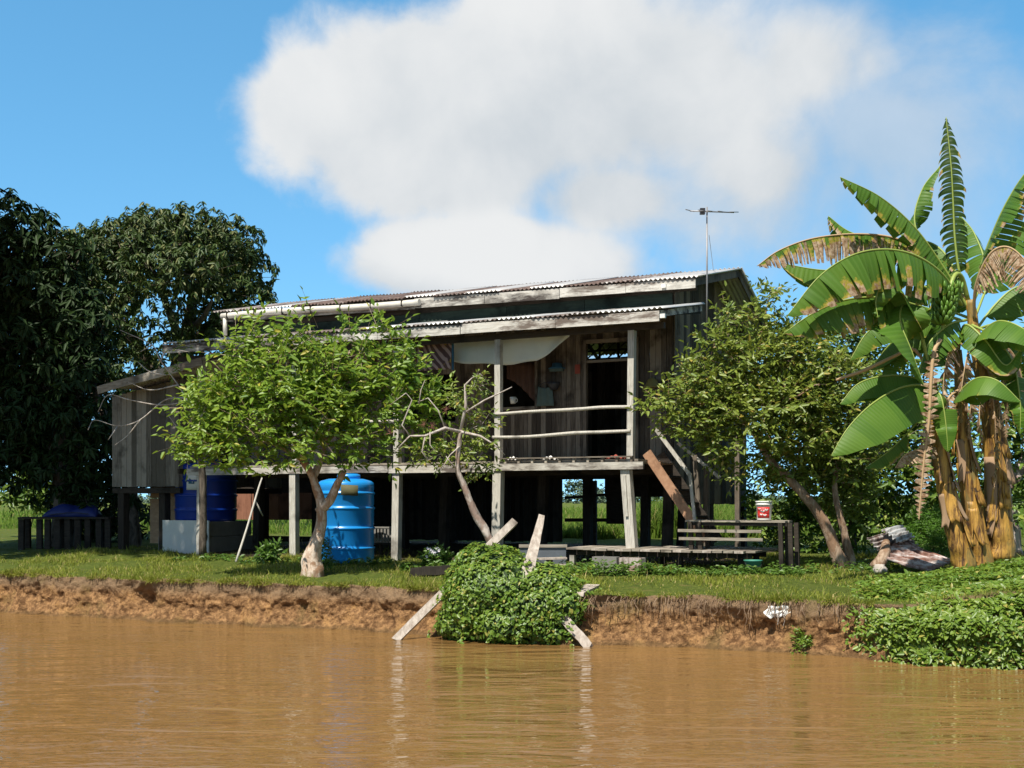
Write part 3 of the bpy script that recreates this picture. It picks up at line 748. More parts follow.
def bush(name, label, px, Y, clumps, mat, density, L, W, tl, sp, cat='bush', mode='twig', up=0.6, base=None):
    b = base or on_ground(px, Y)
    root = thing(name, b, label, cat)
    V, Fq, segs = crown_arrays(px_clumps(clumps), density, L, W, tl, sp, up, 0.15, mode, 0.3)
    np_mesh('foliage', V, [Fq], mat, root, off=b)
    st = MB()
    for c, r in px_clumps(clumps):
        st.tube([b, (b + c)/2 + Vector((0, 0, .05)), c], [0.012, 0.01, 0.006], 5, sub=2)
    st.build('stems', M['bark_dark'], root, off=b)
    return root
bush('feathery_bush', 'bright green feathery bush between scrap roofing and banana stems', 930, 23.9, [(930, 535, 23.9, 22, .8), (912, 540, 23.9, 12), (940, 522, 24.0, 16), (922, 520, 24.0, 14), (945, 545, 23.9, 16)], M['leaf_bright'], 900, 0.055, 0.013, 0.16, 0.03)
bush('sunlit_shrub', 'sunlit pale leafed shrub behind the long bench at far left', 28, 40, [(28, 490, 40, 22), (12, 497, 40, 16), (42, 483, 40, 14), (20, 478, 40, 12), (40, 500, 40, 14)], M['leaf_back'], 60, 0.22, 0.10, 0.3, 0.1)
bush('bank_sprig', 'small green sprig growing low on the bare bank face', 806, 18.55, [(805, 645, 18.55, 9, 1.2), (802, 636, 18.6, 6)], M['leaf_creeper'], 900, 0.05, 0.025, 0.1, 0.03, cat='plant', base=at(805, 652, 18.7))
bush('flowering_plant', 'leafy plant with small white flowers in front of dark house underside', 436, 24.6, [(436, 558, 24.6, 11, .7), (444, 560, 24.6, 8), (428, 561, 24.6, 7)], M['weed'], 500, 0.08, 0.045, 0.14, 0.06, cat='plant')
r_ = [o for o in COL.objects if o.name == 'flowering_plant'][0]
fl = MB()
for k in range(22):
    c = at(434 + rnd.gauss(0, 5.5), 551 + rnd.gauss(0, 2.2), 24.5 + rnd.uniform(-.05, .05))
    for j in range(5):
        th = j*1.257 + rnd.random(); d = Vector((math.cos(th), -.3, math.sin(th)))
        e = Vector((-math.sin(th), 0, math.cos(th)))
        fl._add([c, c + d*.022 + e*.012, c + d*.036, c + d*.022 - e*.012], [(0, 1, 2, 3)])
fl.build('flowers', M['petal'], r_, off=r_.location)
bush('broadleaf_weed', 'small broad leafed weed at the foot of the pale house post left of guava trunk', 272, 26.0, [(272, 553, 26.0, 10, .7), (265, 556, 26.0, 7)], M['weed'], 380, 0.12, 0.06, 0.14, 0.07, cat='plant')
bush('leafy_weed', 'green weed growing beside the base of the bright blue tank', 312, 24.0, [(323, 548, 24.05, 6, 2.0), (327, 562, 24.0, 6)], M['weed'], 700, 0.06, 0.03, 0.10, 0.05, cat='plant')

# ------------------------------------------------------------------ creepers, lawn, field
def jit_(a): return rnd.uniform(-a, a)
def creeper_mound():
    b = on_ground(512, 21.0)
    root = thing('creeper_mound', b, 'big heap of green creeper spilling from the bank into the river', 'creeper')
    C = at(510, 604, 20.75)
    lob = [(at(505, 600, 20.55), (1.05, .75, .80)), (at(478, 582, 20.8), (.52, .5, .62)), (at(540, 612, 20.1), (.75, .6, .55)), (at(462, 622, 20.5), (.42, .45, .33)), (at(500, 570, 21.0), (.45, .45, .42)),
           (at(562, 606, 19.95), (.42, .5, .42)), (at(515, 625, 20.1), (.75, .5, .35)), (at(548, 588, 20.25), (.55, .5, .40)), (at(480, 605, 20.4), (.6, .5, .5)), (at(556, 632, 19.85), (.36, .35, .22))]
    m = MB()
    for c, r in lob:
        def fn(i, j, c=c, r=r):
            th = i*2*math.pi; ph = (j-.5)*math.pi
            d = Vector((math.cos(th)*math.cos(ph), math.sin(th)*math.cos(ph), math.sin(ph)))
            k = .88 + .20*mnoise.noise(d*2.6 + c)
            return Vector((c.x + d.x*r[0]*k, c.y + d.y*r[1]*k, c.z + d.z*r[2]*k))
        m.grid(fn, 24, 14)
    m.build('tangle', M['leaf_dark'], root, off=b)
    P, N = [], []
    for c, r in lob:
        n = int(5200*(r[0]*r[2] + r[1]*r[2]))
        d = rdir(n); d = d[(d[:, 1] < .5)]
        k = np.array([.86 + .20*mnoise.noise(Vector(x)*2.6 + c) for x in d])[:, None]
        rr = np.array(r)
        p = np.array(c) + d*rr*(k + .02 + .13*rng.random((len(d), 1)))
        ok = p[:, 2] > -0.02
        P.append(p[ok]); N.append(norm(d/rr)[ok])
    # trailing runners reaching down the bank and over the grass
    for q in range(46):
        th = rnd.uniform(0, 6.283); c, r = lob[rnd.randrange(len(lob))]
        d = Vector((math.cos(th), -abs(math.sin(th))*.8 if rnd.random() < .8 else .4, rnd.uniform(-.5, .9))).normalized()
        p0 = Vector((c.x + d.x*r[0], c.y + d.y*r[1], c.z + d.z*r[2])); run = d*rnd.uniform(.12, .34) + Vector((0, 0, rnd.uniform(-.25, .12)))
        for j in range(14):
            f = j/13; p = p0 + run*f + Vector((jit_(.02), jit_(.02), -.06*f*f + jit_(.02)))
            if p.z > .01: P.append(np.array([p])); N.append(np.array([[d.x*.4, d.y*.4 - .2, .8]]))
    P = np.concatenate(P); N = np.concatenate(N)
    k = len(P)
    D = norm(np.cross(N, rdir(k)) + N*0.25 - np.array([0, 0, .35]))
    nn = norm(N*0.6 + np.array([-.1, -.2, .7]) + rng.normal(size=(k, 3))*.35)
    V, Fq = leaves(P, D, nn, .04 + .06*rng.random(k)**1.5, .032 + .045*rng.random(k)**1.5, 0.15, .1)
    np_mesh('leaves', V, [Fq], M['leaf_creeper'], root, off=b)
creeper_mound()

def face_points(n, a0, a1, t0=-.05, t1=1.0, out=.1):
    a = rng.uniform(a0, a1, n); t = rng.uniform(t0, t1, n)
    s = wob(a) - .22*(1-t) - out*rng.random(n)
    return a, s, t*.78

def ground_cover():
    n = 40000
    a = rng.uniform(17.0, 23, n); ph = np.pi/2*np.where(rng.random(n) < .68, rng.random(n), 1 - .30*rng.random(n)**1.8)
    lump = np.array([mnoise.noise(Vector((x*1.3, zz*2.2, 2.2))) for x, zz in zip(a, ph)])
    lump2 = np.array([mnoise.noise(Vector((x*4.3, zz*6, 7.2))) for x, zz in zip(a, ph)])
    grow = np.clip((a-17.05)/1.1, 0, 1)
    keep = rng.random(n) < np.clip(grow*1.3, .10, 1)*np.where(lump2 < -.35, .3, 1)
    a, ph, lump, lump2, grow = a[keep], ph[keep], lump[keep], lump2[keep], grow[keep]
    push = (.10 + .22*grow) + .24*lump + .10*lump2 + .10*rng.random(len(a))
    s = wob(a) + 1.5 - (1.5 + push)*np.cos(ph)**.55
    tz = top_z(a, np.maximum(s, wob(a)))
    z = -.03 + (tz + .10 + .10*lump + .04*rng.random(len(a)))*np.sin(ph)**.75
    x, y = as2xy(a, s)
    P1 = np.stack([x, y, z], 1); N1 = np.stack([-BN[0]*np.cos(ph), -BN[1]*np.cos(ph), .3+np.sin(ph)], 1)
    n = 14000
    a = rng.uniform(16.8, 22.5, n); s = wob(a) + .8 + 1.7*rng.random(n)
    ok = rng.random(n) < np.clip((a-17.0)/1.0, .06, 1)
    a, s = a[ok], s[ok]
    x, y = as2xy(a, s)
    P2 = np.stack([x, y, top_z(a, s) + .02 + .12*rng.random(len(a))], 1); N2 = np.tile(np.array([0, 0, 1.0]), (len(P2), 1))
    P = np.concatenate([P1, P2]); N = norm(np.concatenate([N1, N2]))
    k = len(P)
    D = norm(np.cross(N, rdir(k)) + N*.35 - np.array([0, 0, .15]))
    nn = norm(N*.6 + np.array([-.1, -.2, .6]) + rng.normal(size=(k, 3))*.4)
    V, Fq = leaves(P, D, nn, .04 + .085*rng.random(k)**1.6, .028 + .05*rng.random(k)**1.6, .15, .12)
    o = np_mesh('bank_creeper', V, [Fq], M['leaf_creeper'])
    tag(o, 'thick green creeper covering the bank below the bananas', 'ground cover', kind='stuff')
ground_cover()

def blades(a, s, h, w, zoff=None, lean=.35, hang=None):
    k = len(a)
    x, y = as2xy(a, s); z = top_z(a, s) if zoff is None else zoff
    B = np.stack([x, y, z - .01], 1)
    th = rng.uniform(0, 2*math.pi, k)
    sd = np.stack([np.cos(th), np.sin(th), np.zeros(k)], 1)
    ln = rng.normal(size=(k, 3))*lean; ln[:, 2] = 1
    if hang is not None: ln += hang
    ln = norm(ln)
    h = h[:, None]; w = w[:, None]
    V = np.zeros((k, 5, 3))
    V[:, 0] = B - sd*w/2; V[:, 1] = B + sd*w/2
    bend = rng.normal(size=(k, 3))*.25; bend[:, 2] = -.1
    V[:, 2] = B + ln*h*.55 + sd*w*.38; V[:, 3] = B + ln*h*.55 - sd*w*.38
    V[:, 4] = B + norm(ln + bend)*h
    b = np.arange(k)[:, None]*5
    return V.reshape(-1, 3), b + np.array([[0, 1, 2, 3]]), b + np.array([[3, 2, 4]])

def lawn():
    n = 150000
    a = rng.uniform(-3, 22, n); s = wob(a) + 9*rng.random(n)**1.25
    x, y = as2xy(a, s)
    u = (x-P0[0])*HC - (y-P0[1])*HS; v = (x-P0[0])*HS + (y-P0[1])*HC
    under = (u > -12.3) & (u < .6) & (v > .35)
    pat = np.sin(a*2.1+s*1.3) + np.sin(a*.8-s*2.2+1) + np.sin(a*5.3+s*4.1)*.7
    keep = ~(under & (rng.random(n) < .93)) & (rng.random(n) < .52 + .34*pat)
    a, s, pat = a[keep], s[keep], pat[keep]
    h = (.035 + .05*rng.random(len(a)))*(1 + .25*np.clip(pat, -1, 2))
    ln_ = rng.random(len(a)) < .04; h = np.where(ln_, h*2.2, h)
    V1, q1, t1 = blades(a, s, h, .010 + .008*rng.random(len(a)))
    # tufts hanging over the lip
    n = 30000
    a = rng.uniform(-3, 17.4, n)
    cl = np.sin(a*3.3) + np.sin(a*7.9+1) + np.sin(a*1.1+2) + np.sin(a*17+.4)
    ok = (rng.random(n) < .42 + .24*cl) & ~((a > 10.9) & (a < 13.5))
    a, cl = a[ok], cl[ok]
    s = wob(a) + rng.uniform(-.03, .20, len(a))
    hang = np.tile(np.array([-BN[0]*.9, -BN[1]*.9, -1.0]), (len(a), 1))*rng.random((len(a), 1))*1.5
    V2, q2, t2 = blades(a, s, (.04 + .07*rng.random(len(a)))*(1 + .25*np.clip(cl, -1, 2.5)), .010 + .008*rng.random(len(a)), zoff=.785 - .04*np.clip((wob(a)-s)/.05, 0, 1), hang=hang)
    k = len(V1)
    o = np_mesh('lawn_grass', np.concatenate([V1, V2]), [np.concatenate([q1, q2+k]), np.concatenate([t1, t2+k])], M['blade'])
    tag(o, 'short sunlit grass covering the river bank top', 'grass', kind='stuff')
lawn()

def field():
    n = 60000
    px = np.concatenate([rng.uniform(540, 800, n//2), rng.uniform(-60, 340, n//3), rng.uniform(340, 1060, n - n//2 - n//3)])
    Y = 36 + 70*rng.random(n)**1.8
    X = (px - CX)/F*Y
    a, s = xy2as(X, Y)
    u = (X-P0[0])*HC - (Y-P0[1])*HS; v = (X-P0[0])*HS + (Y-P0[1])*HC
    ok = (v > 9.5)
    a, s, Y, px = a[ok], s[ok], Y[ok], px[ok]
    tall = np.where(px > 640, .95, .55)*(.8 + .3*np.sin(a*.9) + .2*np.sin(a*2.7+s*.5))
    h = tall*(.55 + .7*rng.random(len(a)))*np.where(px < 340, .6, 1)
    V, q, t = blades(a, s, h, (.02 + .02*rng.random(len(a)))*(Y/36), lean=.22)
    o = np_mesh('field_grass', V, [q, t], M['blade_tall'])
    tag(o, 'tall sunny field grass behind the house seen through the stilts', 'grass', kind='stuff')
field()

def weeds():
    P, D, N, L = [], [], [], []
    spots = []
    for _ in range(240):
        px = rnd.uniform(560, 800); Y = 22.4 + rnd.gauss(0, .22) + (px-680)*-.002
        spots.append((px, Y, rnd.uniform(.08, .24)*(1.15 if px < 650 else .7)))
    for _ in range(60):
        px = rnd.uniform(395, 480); spots.append((px, 24.2 + rnd.gauss(0, .3), rnd.uniform(.06, .16)))
    for _ in range(90):
        px = rnd.uniform(170, 395); spots.append((px, 26.2 + (300-px)*.012 + rnd.gauss(0, .3), rnd.uniform(.05, .14)))
    for _ in range(60):
        px = rnd.uniform(780, 900); spots.append((px, 22.8 + rnd.gauss(0, .4), rnd.uniform(.06, .18)))
    for px, Y, h in spots:
        b = on_ground(px, Y)
        for k in range(rnd.randint(6, 14)):
            th = rnd.uniform(0, 6.283); zz = h*rnd.random()
            P.append(b + Vector((math.cos(th)*.02, math.sin(th)*.02, zz))); D.append((math.cos(th), math.sin(th), rnd.uniform(-.2, .7)))
            N.append((rnd.gauss(0, .3), rnd.gauss(-.2, .3), 1)); L.append(rnd.uniform(.05, .12))
    L = np.array(L)
    V, Fq = leaves(np.array(P), np.array(D), norm(np.array(N)), L, L*.5, .2, .2)
    tag(np_mesh('ground_weeds', V, [Fq], M['weed']), 'low leafy weeds along the front of the house and deck', 'weeds', kind='stuff')
weeds()

def treeline():
    cl = []
    for px in np.arange(-200, 1300, 9):
        Y = rnd.uniform(320, 480); hgt = rnd.uniform(1.0, 2.2) if rnd.random() < .75 else rnd.uniform(2, 4)
        if 572 < px < 596: hgt = 7
        c = at(px, 500, Y); c.z = 1.3 + hgt*.5
        cl.append((c, (rnd.uniform(3, 6), 3, hgt*.6)))
    V, Fq, _ = crown_arrays(cl, 1.3, 1.0, .7, 1.0, .4, .3, .2, 'twig', .4)
    tag(np_mesh('far_treeline', V, [Fq], M['leaf_far']), 'distant low tree line at the far side of the field', 'trees', kind='stuff')
treeline()

# ------------------------------------------------------------------ the house
HR = thing('stilt_house', hworld(0, 0, RZ), 'long weathered grey timber house on stilts with rusty tin roof and veranda', 'house', rz=-HANG)
U0, U1 = -11.8, 0.15            # wall extent
FZ = 3.10 - RZ                  # floor level
def jit(a): return rnd.uniform(-a, a)

def plank_wall(m, along, x0, x1, fixed, z0f, z1f, th=.022, w=.125, holes=()):
    """vertical planks; along 'u' or 'v'"""
    x = x0
    while x < x1 - .02:
        ww = min(w + jit(.03), x1 - x)
        z0 = (z0f(x) if callable(z0f) else z0f) + jit(.015); z1 = z1f(x) if callable(z1f) else z1f
        spans = [(z0, z1)]
        for (h0, h1, g0, g1) in holes:
            if x + ww*.5 > h0 and x + ww*.5 < h1:
                new = []
                for (s0, s1) in spans:
                    if g0 > s0: new.append((s0, min(s1, g0)))
                    if g1 < s1: new.append((max(s0, g1), s1))
                spans = new
        o = jit(.006)
        for s0, s1 in spans:
            if s1 - s0 < .03: continue
            if along == 'u': m.box(x, x + ww - .008, fixed + o, fixed + th + o, s0, s1)
            else: m.box(fixed + o, fixed + th + o, x, x + ww - .008, s0, s1)
        x += ww
    return m

# roof geometry
RV = (1.65, 4.5, 7.6)           # main roof: front eave, ridge, back eave (v)
RE, RR, RB = 6.86 - RZ, 7.50 - RZ, 6.05 - RZ
def roof_z(v):
    return RE + (RR-RE)*(v-RV[0])/(RV[1]-RV[0]) if v < RV[1] else RR + (RB-RR)*(v-RV[1])/(RV[2]-RV[1])

door0, door1 = HL(587, 400, 2).x, HL(636, 400, 2).x
dz1 = HL(600, 343, 2).z
win0, win1 = HL(500, 400, 2).x, HL(536, 400, 2).x
wz0, wz1 = HL(520, 407, 2).z, HL(520, 362, 2).z
fw = MB(); plank_wall(fw, 'u', U0, U1, 2.0, FZ, lambda x: roof_z(2.0) - .08, holes=[(door0, door1, FZ-.1, dz1), (win0, win1, wz0, wz1), (-6.4, -5.2, 1.0+FZ, 2.1+FZ), (-9.6, -8.4, 1.0+FZ, 2.1+FZ)])
fw.build('front_wall', M['plank_v'], HR)
gw = MB(); plank_wall(gw, 'v', 2.03, 7.0, U1, FZ-.9, lambda v: roof_z(v) - .1, w=.14, holes=[(5.0, 5.5, FZ+.9, FZ+1.9)])
gw.build('gable_wall', M['plank_gable'], HR)
bz0 = HL(600, 358, 7).z; bz1 = HL(600, 344, 7).z
bk0, bk1 = HL(575, 350, 7).x, HL(650, 350, 7).x
bw = MB(); plank_wall(bw, 'u', U0, U1, 7.0, FZ, lambda x: roof_z(7.0) - .1, holes=[(bk0, bk1, bz0, min(bz1, roof_z(7.0)-.1))])
bw.build('back_wall', M['plank_v'], HR)
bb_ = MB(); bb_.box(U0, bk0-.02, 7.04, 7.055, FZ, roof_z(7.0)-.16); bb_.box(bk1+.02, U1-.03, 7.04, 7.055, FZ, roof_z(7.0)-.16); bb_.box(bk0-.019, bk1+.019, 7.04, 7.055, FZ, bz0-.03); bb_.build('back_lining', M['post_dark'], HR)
lat = MB()
for k in range(7):
    x = bk0 + (bk1-bk0)*k/7
    lat.beam((x, 7.05, bz0-.02), (x + (bk1-bk0)/4, 7.05, bz1+.02), .03, .03)
for k in range(4):
    x = bk0 + (bk1-bk0)*(k+.3)/4; lat.box(x, x+.06, 6.97, 6.995, bz0, bz1)
lat.box(bk0, bk1, 6.93, 6.965, (bz0+bz1)/2-.025, (bz0+bz1)/2+.025)
lat.build('vent_lattice', M['dark_wood'], HR)
lw = MB(); plank_wall(lw, 'v', 2.03, 6.97, U0, FZ, lambda v: roof_z(v) - .1); lw.build('end_wall', M['plank_v'], HR)
pw = MB(); pw.box(-4.6, -4.55, 2.05, 6.95, FZ+.02, roof_z(3)-.3); pw.build('inner_wall', M['plank_v'], HR)
# clerestory strip between the two roofs
cs = MB()
x = U0
while x < U1-.05:
    w = min(rnd.uniform(1.6, 2.4), U1-x); cs.box(x, x+w-.01, 1.955, 1.985, 6.33-RZ, 6.84-RZ); x += w
cs.build('clerestory_panel', M['green_panel'], HR)
# door and window frames
df = MB(); df.box(door0-.07, door0, 1.95, 2.05, FZ, dz1+.08); df.box(door1, door1+.07, 1.95, 2.05, FZ, dz1+.08); df.box(door0, door1, 1.95, 2.05, dz1, dz1+.08)
dtr = HL(600, 360, 2).z
df.box(door0, door1, 1.96, 2.04, dtr-.05, dtr)
d_ = df.build('door_frame', M['plank_v'], HR)
wf = MB(); wf.box(win0-.06, win0, 1.94, 2.04, wz0-.06, wz1+.06); wf.box(win1, win1+.06, 1.94, 2.04, wz0-.06, wz1+.06); wf.box(win0, win1, 1.94, 2.04, wz1, wz1+.07); wf.box(win0, win1, 1.92, 2.05, wz0-.06, wz0)
w_ = wf.build('window', M['plank_v'], HR)
cu = MB()
def cfn(i, j):
    x = win0 + .12 + (win1-win0-.15)*i; drop = (wz1-wz0)*(.35 + .62*i**1.5)
    return (x, 2.10 + .03*math.sin(i*30), wz1 - drop*j)
cu.grid(cfn, 30, 6); cu.build('curtain', M['curtain'], w_, solid=.004)
# floors
fl = MB()
x = -11.9
for k in range(18):
    v0 = -.02 + k*.39
    fl.box(-11.3 if v0 < 1.9 else U0-.05, .18 if v0 < 1.9 else U1-.03, v0, v0+.38, FZ-.045+jit(.004), FZ+jit(.004))
fl.build('floor', M['plank_h'], HR)
eb = MB()
xs = [-11.35, -8.6, -5.6, -3.02]
for i in range(3): eb.box(xs[i]+.01, xs[i+1]-.01, -.10, -.04, FZ-.20+jit(.02), FZ-.055+jit(.01))
eb.build('floor_beam', M['floor_edge'], HR)
eb = MB(); eb.box(-3.0, .32, -.12, -.05, FZ-.20, FZ-.055)
eb.build('floor_beam', M['floor_edge'], HR)
bl = MB()
for k in range(10):
    x = -2.75 + k*.31; bl.box(x, x+.05, -.10, -.03, FZ-.05, FZ+.035)
bl.box(-2.9, .1, -.13, -.06, FZ+.036, FZ+.062)
bl.build('floor_ledge', M['plank_h'], HR)
jo = MB()
for v in (1.9, 4.4, 6.9): jo.box(U0, .1, v, v+.12, FZ-.26, FZ-.055)
for x in np.arange(U0+.1, .1, .8): jo.box(x, x+.06, -.02, 6.95, FZ-.17, FZ-.05)
jo.build('floor_joists', M['dark_wood'], HR)
# stilts
front = [(0.0, .03), (-2.95, .0), (-5.45, .02), (-8.2, 0), (-10.96, 0)]
for i, (u, dv) in enumerate(front):
    s = MB(); lean = -.10 if i == 0 else jit(.03)
    w = .19 if i < 2 else .17
    s.beam((u - lean*.5 + (.04 if i == 0 else 0), dv-.02, -.25), (u + lean*.9, dv, FZ-.21), w, w*.9, up=(0, 1, 0))
    if i == 0: s.beam((u-.03, dv-.11, .95), (u-.09, dv-.10, 1.75), .06, .05, up=(0, 1, 0))
    s.build('stilt', M['post'], HR)
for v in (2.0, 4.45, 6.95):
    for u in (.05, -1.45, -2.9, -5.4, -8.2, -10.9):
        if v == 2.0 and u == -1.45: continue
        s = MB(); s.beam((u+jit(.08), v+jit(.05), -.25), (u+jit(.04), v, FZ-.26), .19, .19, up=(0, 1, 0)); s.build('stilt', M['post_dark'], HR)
# underside: back wall, low boards, cross rails
ub0 = HL(563, 500, 6.9).x
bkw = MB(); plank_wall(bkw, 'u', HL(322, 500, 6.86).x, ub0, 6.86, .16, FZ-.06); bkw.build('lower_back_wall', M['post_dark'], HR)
sk = MB()
pA, pB = HL(236, 493, 6.0), HL(318, 520, 6.0)
plank_wall(sk, 'u', pA.x, pB.x, 6.0, pB.z, pA.z, w=.4); sk.build('skirting_board', M['red_board'], HR)
sk = MB(); sk.box(HL(150, 493, 6.2).x, pB.x+.1, 6.2, 6.24, pA.z-.05, FZ-.06); sk.box(HL(150, 493, 6.2).x, pB.x+.1, 6.2, 6.24, -.2, .22); sk.build('lower_rail', M['dark_wood'], HR)
sk = MB(); pA = HL(605, 497, 6.8)
sk.box(pA.x, U1, 6.78, 6.83, pA.z, FZ-.06)
pC, pD = HL(607, 480, 6.6), HL(628, 524, 6.6)
sk.box(pC.x, pD.x, 6.55, 6.6, pD.z, FZ-.06)
sk.build('hanging_board', M['dark_wood'], HR)
rl = MB()
p = HL(565, 520, 6.7); q = HL(607, 520, 6.7); rl.beam(p, q, .05, .09)
p = HL(565, 498, 6.7); q = HL(612, 494, 6.7); rl.beam(p, q, .05, .07)
p = HL(595, 497, 6.75); rl.box(p.x-.05, p.x+.05, 6.7, 6.78, 0, FZ-.3)
rl.build('cross_rail', M['dark_wood'], HR)
# veranda posts and rails
for u in (0.0, -2.95, -5.45, -8.2, -11.0):
    s = MB(); s.beam((u, .04, FZ-.05), (u + (.03 if u == 0 else 0), .04, 5.62-RZ), .13, .13, up=(0, 1, 0)); s.build('veranda_post', M['post'], HR)
for z, sag in ((FZ + 1.0, .02), (FZ+.53, -.02)):
    s = MB(); zz = z
    s.tube([(-3.05, -.04, zz-.03), (-2.2, -.045, zz-.02+sag), (-1.2, -.04, zz+.01), (-.6, -.045, zz+.02+sag*.5), (.03, -.04, zz+.02)], [.034, .032, .036, .033, .034], 8, .12, 3)
    s.build('rail', M['post'], HR)
s = MB(); s.tube([(-8.2, -.04, FZ+.9), (-6.6, -.045, FZ+.92), (-5.4, -.04, FZ+.9)], .032, 8, .12, 3); s.build('rail', M['post'], HR)
# roofs
def corr_roof(u0, u1, va, za, vb, zb, sheet=.82, pitch=.105, amp=.02, ragged=.05, rise=0.0):
    m = MB(); x = u0; i = 0
    while x < u1 - .05:
        w = min(sheet, u1 - x); dz = .012*(i % 2) + jit(.008); ea = jit(ragged); tilt = jit(.01)
        nw = max(3, int(w/pitch))*6
        def fn(p, q, x=x, w=w, dz=dz, ea=ea, tilt=tilt):
            uu = x + (w + .05)*p; v = (va + ea) + (vb - va - ea)*q
            zz = za + (zb - za)*(v - va)/(vb - va)
            return (uu, v, zz - rise*(uu-.8) + dz + tilt*(p-.5) + amp*math.sin(uu/pitch*2*math.pi))
        m.grid(fn, nw, 4); x += w; i += 1
    return m
corr_roof(-12.05, .80, RV[0]-.06, RE-.0, RV[1]+.02, RR, rise=.015).build('roof', M['tin_roof'], HR, solid=.006)
corr_roof(-12.05, .80, RV[2], RB, RV[1]-.02, RR+.01, rise=.015).build('roof', M['tin_roof'], HR, solid=.006)
VE0, VE1 = -.42, 2.0
VZ0, VZ1 = 5.93 - RZ, 6.36 - RZ
vr = corr_roof(-11.8, .80, VE0-.05, VZ0, VE1+.0, VZ1, pitch=.11, amp=.02, ragged=.03, rise=.006)
vr.build('veranda_roof', M['tin_veranda'], HR, solid=.006)
# fascias
def fascia(u0, u1, v, ztop, h, mat, n=4, th=.03, rise=0.0):
    m = MB(); x = u0
    for k in range(n):
        w = (u1-u0)/n
        dv = jit(.004)
        m.beam((x+.004, v+th/2+dv, ztop-h/2-rise*(x-.8)+jit(.006)), (x+w-.004, v+th/2+dv, ztop-h/2-rise*(x+w-.8)+jit(.006)), th, h); x += w
    return m.build('fascia', mat, HR)
fascia(-11.8, -3.6, VE0-.015, VZ0-.03, .20, M['fascia'], 4, rise=.006)
fascia(-3.59, .78, VE0-.015, VZ0-.03, .20, M['fascia_clean'], 2, rise=.006)
g1 = HL(415, 300, RV[0]).x; g2 = HL(560, 300, RV[0]).x
fascia(g1, g2, RV[0]-.04, RE-.03, .22, M['fascia'], 2, rise=.015)
fascia(g2+.01, .78, RV[0]-.045, RE-.03, .20, M['fascia_clean'], 2, rise=.015)
gl = HL(222, 312, RV[0]-.12).x
def rz_(u): return RE - .015*(u-.8)
gt = MB(); gt.tube([(u, RV[0]-.12, rz_(u)-.13 + .02*math.sin(u*1.1)) for u in np.linspace(gl, g1+.2, 7)], .075, 12, 0, 3)
g_ = gt.build('gutter', M['gutter'], HR)
for k in range(7):
    x = gl + .2 + (g1-gl-.2)*k/6.3
    br = MB(); br.box(x, x+.025, RV[0]-.205, RV[0]+.02, rz_(x)-.21, rz_(x)-.05); br.build('bracket', M['post_dark'], g_)
fascia(gl, g1-.01, RV[0]-.012, RE-.04, .22, M['fascia'], 3, rise=.015)
dp = MB(); dp.tube([(gl+.10, RV[0]-.12, rz_(gl)-.18), (gl+.10, RV[0]-.12, rz_(gl)-.62)], .055, 10); dp.build('downpipe', M['gutter'], HR)
# rakes, barge boards, rafters, plates
bb = MB()
bb.beam((.76, RV[0]-.04, RE-.1), (.76, RV[1], RR-.1), .03, .16); bb.beam((.76, RV[1], RR-.1), (.76, RV[2], RB-.1), .03, .16)
bb.build('barge_board', M['plank_gable'], HR)
bb = MB(); bb.beam((.765, VE0, VZ0-.09), (.765, VE1, VZ1-.09), .03, .12); bb.build('barge_board', M['fascia'], HR)
rf = MB()
for u in np.arange(-11.8, .6, 1.3):
    rf.beam((u, VE0+.03, VZ0-.10), (u, VE1, VZ1-.10), .05, .09); rf.beam((u, RV[0], RE-.09), (u, RV[1], RR-.09), .05, .09); rf.beam((u, RV[1], RR-.09), (u, RV[2], RB-.09), .05, .09)
rf.box(-11.7, .7, .0, .10, 5.62-RZ, 5.74-RZ); rf.box(-11.9, .7, 1.9, 1.95, RE-.22, RE-.1)
rf.beam((.7, VE1-1.3, VZ1-.35), (.72, VE1, VZ1-.16), .05, .08)
rf.build('rafters', M['dark_wood'], HR)
for (px, py, v) in ((663, 316, VE0), (664, 286, RV[0])):
    p = HL(px, py, v-.06); MB().box(p.x-.05, p.x+.05, v-.1, v-.03, p.z-.04, p.z+.04).build('bracket_block', M['white_plastic'], HR)

# staircase
def stairs():
    sa, sb = HL(649, 455, .5), HL(694, 523, .5)
    d = sb - sa; ext = .26
    bot = sb + d*ext
    st0 = None
    S = bpy.data.objects.new('staircase', None); link(S, HR); S.location = bot
    def bl(m, name, mat): return m.build(name, mat, S, off=bot)
    for v in (.5, 1.25):
        m = MB(); m.beam((sa.x-.05, v, sa.z+.05), (bot.x, v, bot.z), .045, .19, up=(0, 0, 1)); bl(m, 'stringer', M['stringer'] if v == .5 else M['dark_wood'])
    for k in range(6):
        t = (k+.6)/6.4; p = sa + (bot-sa)*t
        m = MB(); m.box(p.x-.10, p.x+.12, .53, 1.22, p.z-.02, p.z+.015); bl(m, 'tread', M['stringer'] if k == 0 else M['dark_wood'])
    up = Vector((0, 0, .78))
    h0 = HL(655, 428, .46); h1 = HL(690, 475, .46); hb = HL(695, 522, .46)
    m = MB(); m.beam(h0, h1, .05, .07); bl(m, 'handrail', M['post'])
    m = MB(); m.beam(h1 + Vector((0, 0, .03)), hb, .06, .05, up=(0, 1, 0)); bl(m, 'newel_post', M['post'])
    h2, h3 = HL(678, 443, 1.35), HL(720, 478, 1.35)
    m = MB(); m.beam(h2, h3, .05, .06); bl(m, 'handrail', M['post'])
    h4, h5 = HL(695, 455, 1.35), HL(700, 522, 1.35)
    m = MB(); m.beam(h4, h5, .09, .07, up=(0, 1, 0)); bl(m, 'newel_post', M['plank_gable'])
stairs()
h_ = HL(737, 460, 3.2)
